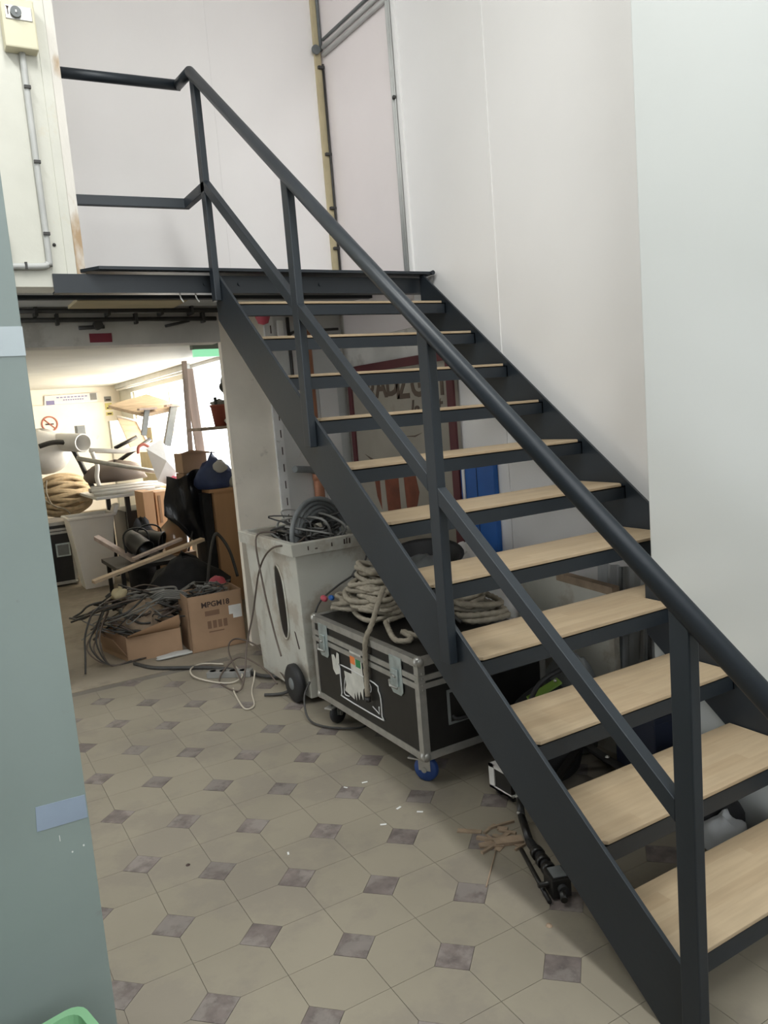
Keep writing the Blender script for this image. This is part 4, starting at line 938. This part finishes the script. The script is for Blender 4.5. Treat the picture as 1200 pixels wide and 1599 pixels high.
def store():
    random.seed(41)
    # black heap, planks, drums
    tag(blob(MB(), (.26, 4.66, .18), (.30, .17, .30), 91, .18, flat=0).build('black_heap', M_['blackcloth']), 'heap of black cloth behind the cardboard boxes', 'cloth')
    def plank(label, a, b, w, h, m='wood'):
        a, b = Vector(a), Vector(b); u = (b - a); s = u.cross(Vector((0, 0, 1))).normalized() * w
        tag(MB().prism([a - s, a + s, a + s + Vector((0, 0, h)), a - s + Vector((0, 0, h))], u).build('plank', M_[m], None, .002), label, 'plank')
    plank('long pale plank lying aslant over the black heap', (-.40, 4.52, .43), (.42, 4.62, .59), .035, .022)
    plank('short grey plank behind the long pale plank', (-.02, 4.98, .47), (.37, 5.02, .56), .03, .02, 'woodgrey')
    plank('brown plank slanting down beside the black cans', (-.20, 5.35, .62), (.06, 5.15, .40), .04, .03, 'woodgrey')
    for k, (x, y, lab) in enumerate(((.07, 5.2, 'black stage lamp can lying on the planks, left of two'), (.20, 5.3, 'black stage lamp can lying on the planks, right of two'))):
        t = thing('stage_lamp', lab, 'lamp', (x, y, .44), 'black stage lamps')
        MB().lathe([(.0, -.11), (.06, -.11), (.075, -.02), (.08, .09), (.085, .10), (.075, .10), (.065, -.02), (0, -.08)], (x, y, .56), (.35, -.7, -.45) if k == 0 else (.7, -.5, -.2), 20).build('can', M_['black'], t)
        MB().tube(spline([(x-.09, y, .50), (x-.09, y+.02, .64), (x, y+.03, .68), (x+.09, y+.02, .64), (x+.09, y, .50)], 5), .007, 6).build('yoke', M_['blackrub'], t)
    t = thing('lamp_rack', 'dark bench carrying the planks and stage lamps', 'bench', (.1, 5.2, 0))
    MB().box((-.15, 4.95, .40), (.33, 5.55, .43)).build('top', M_['black'], t)
    for x in (-.12, .27):
        for y in (4.98, 5.5): MB().box((x, y, 0), (x+.03, y+.03, .40)).build('leg', M_['black'], t)
    tag(blob(MB(), (.24, 5.72, .22), (.17, .10, .46), 97, .12, flat=0).build('dark_sack', M_['blackcloth']), 'dark sack standing behind the stage lamps', 'sack')
    # wooden cabinets
    t = thing('wooden_cabinet', 'orange-brown wooden cabinet next to the pillar', 'cabinet', (.80, 5.0, 0))
    MB().box((.665, 5.0, 0), (.91, 5.4, .90)).build('body', M_['woodcab'], t, .003); MB().box((.62, 4.98, .90), (.915, 5.42, .925)).build('top', M_['woodcab'], t)
    MB().box((.66, 4.996, .03), (.905, 5.0, .88)).build('door', M_['woodcab'], t)
    t = thing('wooden_chest', 'narrow orange wooden unit with an upright recess, left of the black bin bag', 'cabinet', (.42, 5.95, 0))
    MB().box((.30, 5.8, .0), (.39, 6.1, .905)).build('side_post', M_['woodcab'], t); MB().box((.41, 5.82, 0), (.68, 6.1, .89)).build('body', M_['woodcab'], t)
    MB().box((.43, 5.815, .62), (.45, 5.822, .86)).build('groove', M_['cardin'], t); MB().box((.41, 5.81, .55), (.68, 5.82, .56)).build('rail', M_['cardin'], t)
    t = thing('bin_bag', 'black bin bag hanging between the wooden cabinets', 'bag', (.47, 5.25, .5))
    b = MB(); vs = []; 
    rows = [(1.06, .36, .62), (.98, .35, .61), (.85, .32, .62), (.72, .31, .60), (.62, .40, .60), (.52, .47, .60)]
    for z, xa, xb in rows:
        for k in range(13):
            f = k / 12; vs.append((xa + (xb-xa)*f, 5.14 + .03*math.sin(f*7 + z*9) + .018*math.cos(f*13 - z*17) - .03*math.sin(f*3.1), z + .03*math.sin(f*5 + z*3)))
    fs = [(i*13+k, i*13+k+1, (i+1)*13+k+1, (i+1)*13+k) for i in range(5) for k in range(12)]
    b.add(vs, fs, True); b.add([(x, y+.05, z) for x, y, z in vs], fs, True); b.build('bag', M_['blackbag'], t)
    MB().tube(spline([(.50, 5.12, .62), (.47, 5.11, .54), (.44, 5.1, .45)], 4), .008, 6).build('tie', M_['cable'], t)
    tag(MB().box((.585, 5.05, 0), (.655, 5.35, .895)).build('dark_board', M_['blackcloth']), 'dark upright board between the bin bag and the wooden cabinet', 'board')
    tag(MB().lathe([(0, 0), (.10, .0), (.12, .04), (.12, .14), (.09, .22), (.035, .27), (.03, .30), (.034, .31), (0, .31)], (.42, 5.42, .41), (0, 0, 1), 22).build('glass_demijohn', M_['jar']), 'brown glass demijohn in front of the wooden unit', 'bottle')
    tag(MB().box((.30, 5.3, 0), (.56, 5.56, .41)).build('low_box', M_['card'], None, .003), 'low cardboard box under the glass demijohn', 'box')
    # things on the cabinet
    t = thing('cardboard_carton', 'opened cardboard carton on the wooden cabinet', 'box', (.62, 5.3, .93))
    MB().box((.50, 5.20, 1.065), (.70, 5.42, 1.22)).build('carton', M_['card'], t); MB().prism([(.49, 5.2, 1.22), (.70, 5.2, 1.22), (.78, 5.08, 1.20), (.55, 5.10, 1.245)], (0, 0, .005)).build('flap', M_['card'], t)
    MB().box((.50, 5.2, .93), (.70, 5.42, 1.06)).build('lower_carton', M_['cardin'], t)
    t = thing('blue_bag', 'dark blue bag with a pale patch on the wooden cabinet', 'bag', (.70, 5.08, .925))
    blob(MB(), (.71, 5.07, 1.01), (.13, .09, .16), 103, .2, flat=.926).build('bag', M_['bluebag'], t)
    blob(MB(), (.735, 4.99, 1.10), (.055, .03, .05), 104, .25).build('pale_patch', M_['greyline'], t)
    tag(blob(MB(), (.85, 5.02, .955), (.05, .04, .05), 105, .2, flat=.926).build('cloth_scrap', M_['binwhite']), 'pale scrap beside the blue bag on the cabinet edge', 'cloth')
    # shelf, bucket and leaning posts by the bright door
    t = thing('wall_shelf', 'thin wooden shelf on posts in front of the bright door', 'shelf', (.68, 5.0, 0))
    MB().box((.52, 4.70, 1.395), (.86, 5.05, 1.418)).build('board', M_['woodgrey'], t); MB().box((.79, 4.72, .93), (.83, 4.76, 1.395)).build('bracket', M_['wood'], t)
    t = thing('plastic_bucket', 'brick-red plastic bucket on the thin shelf by the door', 'bucket', (.74, 4.85, 1.418))
    MB().lathe([(0, .0), (.05, 0), (.068, .15), (.075, .15), (.075, .165), (.062, .165), (.045, .01), (0, .01)], (.735, 4.85, 1.418), (0, 0, 1), 18).build('pail', M_['terracotta'], t)
    blob(MB(), (.735, 4.85, 1.585), (.06, .06, .035), 111, .3).build('contents', M_['cable_grey'], t); MB().tube([(.70, 4.82, 1.57), (.695, 4.815, 1.64)], .012, 8).build('brush_handle', M_['cable'], t)
    tag(blob(MB(), (.81, 4.86, 1.72), (.045, .04, .07), 113, .3).build('hanging_bulb', M_['cable']), 'small dark hanging thing above the bucket', 'lamp holder')
    tag(blob(MB(), (.80, 4.76, 1.44), (.05, .04, .04), 114, .35, flat=1.418).build('crumpled_film', M_['bagwhite']), 'crumpled clear film on the shelf beside the bucket', 'film')
    for k, (a, b, w, lab) in enumerate((((.60, 5.3, .93), (.64, 5.3, 1.96), .018, 'thin upright post left of the shelf'), ((.72, 5.36, .93), (.685, 5.36, 1.9), .035, 'broad leaning board left of the bucket'))):
        a, b = Vector(a), Vector(b)
        tag(MB().prism([a + Vector((-w, 0, 0)), a + Vector((w, 0, 0)), a + Vector((w, .03, 0)), a + Vector((-w, .03, 0))], b - a).build('timber_post', M_['woodgrey'], None, .002), lab, 'post')
    t = thing('exit_sign', 'green emergency exit sign above the bright store door', 'exit sign', (.46, 4.2, 1.89))
    MB().box((.37, 4.18, 1.895), (.56, 4.22, 1.945)).build('lens', M_['exit'], t, .004); MB().box((.36, 4.17, 1.945), (.57, 4.23, 1.985)).build('housing', M_['partition'], t, .003)
    t = thing('strip_lamp_store', 'long strip lamp along the store ceiling above the window', 'lamp', (.85, 7.4, 1.94))
    MB().box((.83, 5.95, 1.935), (.88, 8.85, 1.985)).build('housing', M_['greyline'], t); MB().tube([(.845, 6.0, 1.918), (.845, 8.8, 1.918)], .012, 8).build('tube', M_['white'], t)
    # heap on the work table
    t = thing('work_table', 'low dark table under the heap of poles', 'table', (.3, 6.6, 0))
    MB().box((-.02, 6.15, .855), (.62, 7.1, .88)).build('top', M_['greyline'], t, .003)
    for x in (.23, .57):
        for y in (6.18, 7.04): MB().box((x, y, 0), (x+.04, y+.04, .855)).build('leg', M_['black'], t)
    tag(MB().box((.26, 6.4, .0), (.55, 6.95, .70)).build('storage_chest', M_['black'], None, .01), 'dark chest standing under the low table', 'chest')
    for k in range(9):
        x0_ = random.uniform(-.05, .02); x1_ = random.uniform(.45, .66); z = .90 + .022*(k // 3); y = 6.2 + .07*(k % 3) + random.uniform(-.02, .02)
        tag(MB().tube([(x0_, y + .04, z + .01), (x1_, y - .03, z + random.uniform(-.003, .01))], random.uniform(.012, .02), 10).build('pole', M_['alu' if k % 3 else 'white']), ('bare metal' if k % 3 else 'white plastic') + ' pole in the stack lying on the low table', 'pole', 'stacked poles on the low table')
    tag(MB().tube([(-.12, 6.28, 1.235), (.74, 6.05, .985)], .020, 12).build('pole', M_['alu']), 'long bright pole slanting across the top of the heap', 'pole')
    tag(MB().tube([(.02, 6.4, 1.29), (.32, 6.45, 1.25), (.60, 6.4, 1.29)], .022, 10).build('foam_strip', M_['white']), 'white foam strip on top of the pole heap', 'strip')
    tag(MB().tube(spline([(.03, 6.35, 1.27), (.055, 6.33, 1.15), (.04, 6.33, 1.05), (.05, 6.33, .97)], 5), .02, 10).build('white_pipe_bend', M_['white']), 'white pipe bend hanging in front of the poles', 'pipe')
    tag(blob(MB(), (.25, 6.55, 1.03), (.28, .22, .14), 121, .12, flat=.985).build('cloth_heap', M_['cable_brown']), 'brown cloth heap on the poles', 'cloth')
    tag(MB().tube(spline([(.42, 6.3, 1.22), (.43, 6.3, 1.28), (.48, 6.3, 1.30), (.53, 6.3, 1.26), (.53, 6.3, 1.2)], 5), .014, 8).build('cane_hook', M_['terracotta']), 'brown cane hook sticking up from the heap', 'cane')
    # PVC pipe and white shell
    t = thing('plastic_pipe', 'wide white plastic pipe end on top of the heap', 'pipe', (-.05, 6.7, 1.3))
    ax = Vector((.35, -.92, -.05)).normalized(); c = Vector((-.01, 6.5, 1.36))
    MB().lathe([(.085, -.7), (.085, 0), (.072, 0), (.072, -.69), (0, -.69)], c, ax, 24).build('pipe', M_['white'], t)
    tag(blob(MB(), (-.30, 6.95, 1.30), (.27, .22, .21), 131, .08).build('white_shell', M_['bagwhite']), 'rounded white plastic shell on top of the rope bundle', 'shell')
    b = MB(); P = spline([(-.36, 6.68, 1.36), (-.24, 6.66, 1.385), (-.12, 6.64, 1.36), (-.05, 6.62, 1.22), (0, 6.6, 1.06), (.05, 6.6, .92), (.085, 6.6, .83)], 5)
    tag(b.tube(P, .022, 4).build('dark_strap', M_['cable']), 'dark flat strap arching over the white shell and rope', 'strap')
    tag(MB().box((.02, 6.95, 1.42), (.10, 7.0, 1.52), rotz(20, (.06, 6.97, 0))).build('grey_block', M_['hose']), 'small grey block on top of the heap behind the white pipe', 'block')
    # tilted tables
    def table(name, label, top_pts, nrm, legs, m):
        P = [Vector(p) for p in top_pts]; n = Vector(nrm)
        t = thing(name, label, 'table', P[0]); MB().prism(P, n * .03).build('top', M_[m], t, .003)
        for a, b, w in legs:
            a, b = Vector(a), Vector(b); u = (b - a).normalized(); s = u.cross(Vector((0, 1, 0))).normalized() * w; q = Vector((0, w, 0))
            l = MB().prism([a - s - q, a + s - q, a + s + q, a - s + q], b - a).build('leg', M_['hose'], t)
            MB().box((a.x - .08, a.y - .05, a.z - .012), (a.x + .08, a.y + .05, a.z + .006)).build('mount_plate', M_['woodgrey'], l)
    table('tilted_table', 'pale table tipped up on the heap, its underside and grey legs showing', [(.30, 6.75, 1.66), (.56, 6.45, 1.545), (.93, 6.45, 1.60), (.72, 6.95, 1.75)], (0, 0, 1), [((.585, 6.45, 1.625), (.50, 6.35, 1.38), .022), ((.83, 6.42, 1.64), (.69, 6.3, 1.27), .03)], 'wood')
    t = thing('leaning_tabletop', 'pale board with a white edge leaning below the tipped table', 'board', (.5, 6.9, 1.2))
    MB().prism([(.39, 6.85, 1.58), (.57, 6.85, 1.52), (.69, 6.85, 1.21), (.50, 6.85, 1.22)], (0, .025, 0)).build('board', M_['wood'], t)
    MB().tube([(.39, 6.845, 1.58), (.57, 6.845, 1.52), (.69, 6.845, 1.21)], .011, 6).build('white_edge', M_['white'], t)
    for a, b in (((.30, 6.7, 1.28), (.52, 6.7, 1.37)), ((.30, 6.6, 1.16), (.62, 6.6, 1.34))):
        MB().tube([a, b], .018, 6).build('leg', M_['black'], t)
    tag(MB().box((.50, 7.75, .0), (.80, 7.85, 1.55)).build('standing_board', M_['cream']), 'cream board standing upright behind the tipped table', 'board')
    tag(MB().box((.74, 7.0, 0), (.86, 7.6, 1.45)).build('yellow_carton', M_['pinelt']), 'yellowish tall carton by the store window', 'carton')
    # white carrier bag
    t = thing('carrier_bag', 'crumpled white carrier bag with something red inside, on the heap', 'bag', (.55, 5.95, .93))
    b = MB(); vs = [(.41, 5.95, 1.27), (.56, 5.98, 1.34), (.60, 5.9, 1.22), (.69, 6.0, 1.17), (.66, 5.98, 1.02), (.58, 5.86, .92), (.46, 5.88, .98), (.55, 5.85, 1.15), (.5, 6.1, 1.1), (.62, 5.84, 1.05)]
    b.add(vs, [(0, 7, 1), (1, 7, 2), (2, 7, 9), (2, 9, 3), (3, 9, 4), (4, 9, 5), (5, 9, 7), (5, 7, 6), (6, 7, 0), (0, 1, 8), (1, 2, 8), (2, 3, 8), (3, 4, 8), (4, 5, 8), (5, 6, 8), (6, 0, 8)]); b.build('bag', M_['bagwhite'], t)
    blob(MB(), (.585, 5.83, .965), (.05, .03, .045), 141, .2).build('red_contents', M_['pink'], t)
    tag(MB().prism([(.62, 6.1, 1.10), (.72, 6.15, 1.24), (.76, 6.1, 1.05), (.68, 6.1, .96)], (0, .02, 0)).build('white_sheet', M_['white']), 'white folded sheet beside the carrier bag', 'sheet')
    # rope bundle on its flight case
    flight_case('store_flight_case', 'black flight case in the store under the golden rope bundle', (-.80, 6.98, .02), (-.13, 7.5, .625), .54, False, 'y')
    case = [o for o in COL.objects if o.name == 'store_flight_case'][0]
    MB().box((-.30, 6.972, .29), (-.17, 6.98, .42)).build('handle_dish', M_['zinc'], case, .004); MB().box((-.285, 6.968, .305), (-.185, 6.974, .405)).build('dish_recess', M_['hose'], case)
    t = thing('rope_bundle', 'golden rope wound into a big bundle on the store flight case', 'rope', (-.15, 7.1, .63))
    def hank(n, c, A, Rr, turns):
        P = []
        for k in range(n):
            s_ = k / n; ph = 2*math.pi*turns*s_; x = math.cos(ph)
            e = math.sqrt(max(.05, 1 - .75*x*x)); fi = 2*math.pi*(s_*7.3) + (0 if math.sin(ph) > 0 else .5)
            P.append(Vector((c[0] + A*x, c[1] + Rr[0]*e*math.cos(fi), c[2] + Rr[1]*e*math.sin(fi))))
        return P
    b = MB(); P = spline(hank(420, (-.15, 7.12, .865), .245, (.16, .20), 34), 4); b.tube(resample(P, .02), .0175, 7); b.build('windings', M_['rope2'], t)
    blob(MB(), (-.15, 7.12, .865), (.17, .12, .17), 151, .05).build('inner_windings', M_['rope2'], t)
    for pts in ([(-.30, 6.97, 1.03), (-.32, 6.93, .92), (-.28, 6.94, .80), (-.17, 6.93, .74), (-.12, 6.95, .66)], [(-.34, 6.97, .85), (-.28, 6.93, .80), (-.22, 6.94, .76)]): MB().tube(spline(pts, 5), .007, 6).build('tie_cord', M_['rope'], t)
    # white swing-lid bin
    t = thing('white_bin', 'plain white tapered plastic bin in front of the store flight case', 'bin', (.0, 6.72, 0))
    bt, tp = (-.13, .13, 6.62, 6.86), (-.21, .19, 6.56, 6.90)
    def rg(q, z, d=0): return [(q[0]+d, q[2]+d, z), (q[1]-d, q[2]+d, z), (q[1]-d, q[3]-d, z), (q[0]+d, q[3]-d, z)]
    rs = [rg(bt, 0), rg(tp, .665), rg(tp, .665, -.018), rg(tp, .69, -.018), rg(tp, .69, .012), rg(bt, .02, .012)]
    vs = [p for q in rs for p in q]; fs = [(i*4+k, i*4+(k+1) % 4, (i+1)*4+(k+1) % 4, (i+1)*4+k) for i in range(5) for k in range(4)] + [(3, 2, 1, 0), (20, 21, 22, 23)]
    MB().add(vs, fs).build('tub', M_['white'], t, .008)
    MB().prism([(.19, 6.64, .64), (.235, 6.64, .67), (.27, 6.64, .76), (.225, 6.64, .75), (.20, 6.64, .69)], (0, .14, 0)).build('lug', M_['white'], t, .006)
    # back wall notices
    t = thing('notice_board', 'pale plywood board on the far store wall', 'board', (.3, 9.0, 1.0))
    MB().box((-.6, 9.02, .5), (.70, SY - .003, 1.80)).build('sheet', M_['cream2'], t)
    t = thing('banner', 'white paper banner above the plywood board', 'banner', (.35, 9.03, 1.79))
    MB().prism([(.045, 9.03, 1.79), (.645, 9.03, 1.785), (.66, 9.03, 1.915), (.06, 9.03, 1.91)], (0, .008, 0)).build('sheet', M_['paper'], t)
    MB().box((.07, 9.026, 1.80), (.16, 9.03, 1.85)).build('violet_patch', M_['noticeb'], t); MB().box((.57, 9.026, 1.83), (.645, 9.03, 1.91)).build('photo_patch', M_['cable_grey'], t)
    for z, xa, xb in ((1.882, .19, .55), (1.85, .26, .5)): 
        for k in range(9): MB().box((xa + (xb-xa)*k/9, 9.027, z-.007), (xa + (xb-xa)*(k+.7)/9, 9.03, z+.006)).build('print_line', M_['noticeb'], t)
    t = thing('no_smoking_sign', 'round red no-smoking sign on the plywood board', 'sign', (.075, 9.01, 1.5))
    MB().tube([(.075 + .085*math.cos(a), 9.014, 1.58 + .085*math.sin(a)) for a in [k*math.pi/14 for k in range(28)]], .009, 6, closed=True).build('ring', M_['noticer'], t)
    MB().tube([(.015, 9.012, 1.64), (.135, 9.012, 1.52)], .007, 6).build('bar', M_['noticer'], t)
    MB().box((.03, 9.012, 1.57), (.12, 9.018, 1.585)).build('cigarette', M_['print'], t)
    for z0, z1, m, lab in ((1.80, 1.86, 'cable_grey', 'grey notice on the far store wall, topmost of three'), (1.70, 1.78, 'noticey', 'yellow notice on the far store wall, middle of three'), (1.63, 1.67, 'noticey', 'yellow notice on the far store wall, lowest of three')):
        t = thing('wall_notice', lab, 'notice', (.77, 9.04, z0), 'notices on the far store wall'); MB().box((.735, 9.04, z0), (.815, 9.05, z1)).build('card', M_[m], t); MB().box((.75, 9.037, z0+.012), (.80, 9.04, z0+.028)).build('print', M_['print'], t)
store()
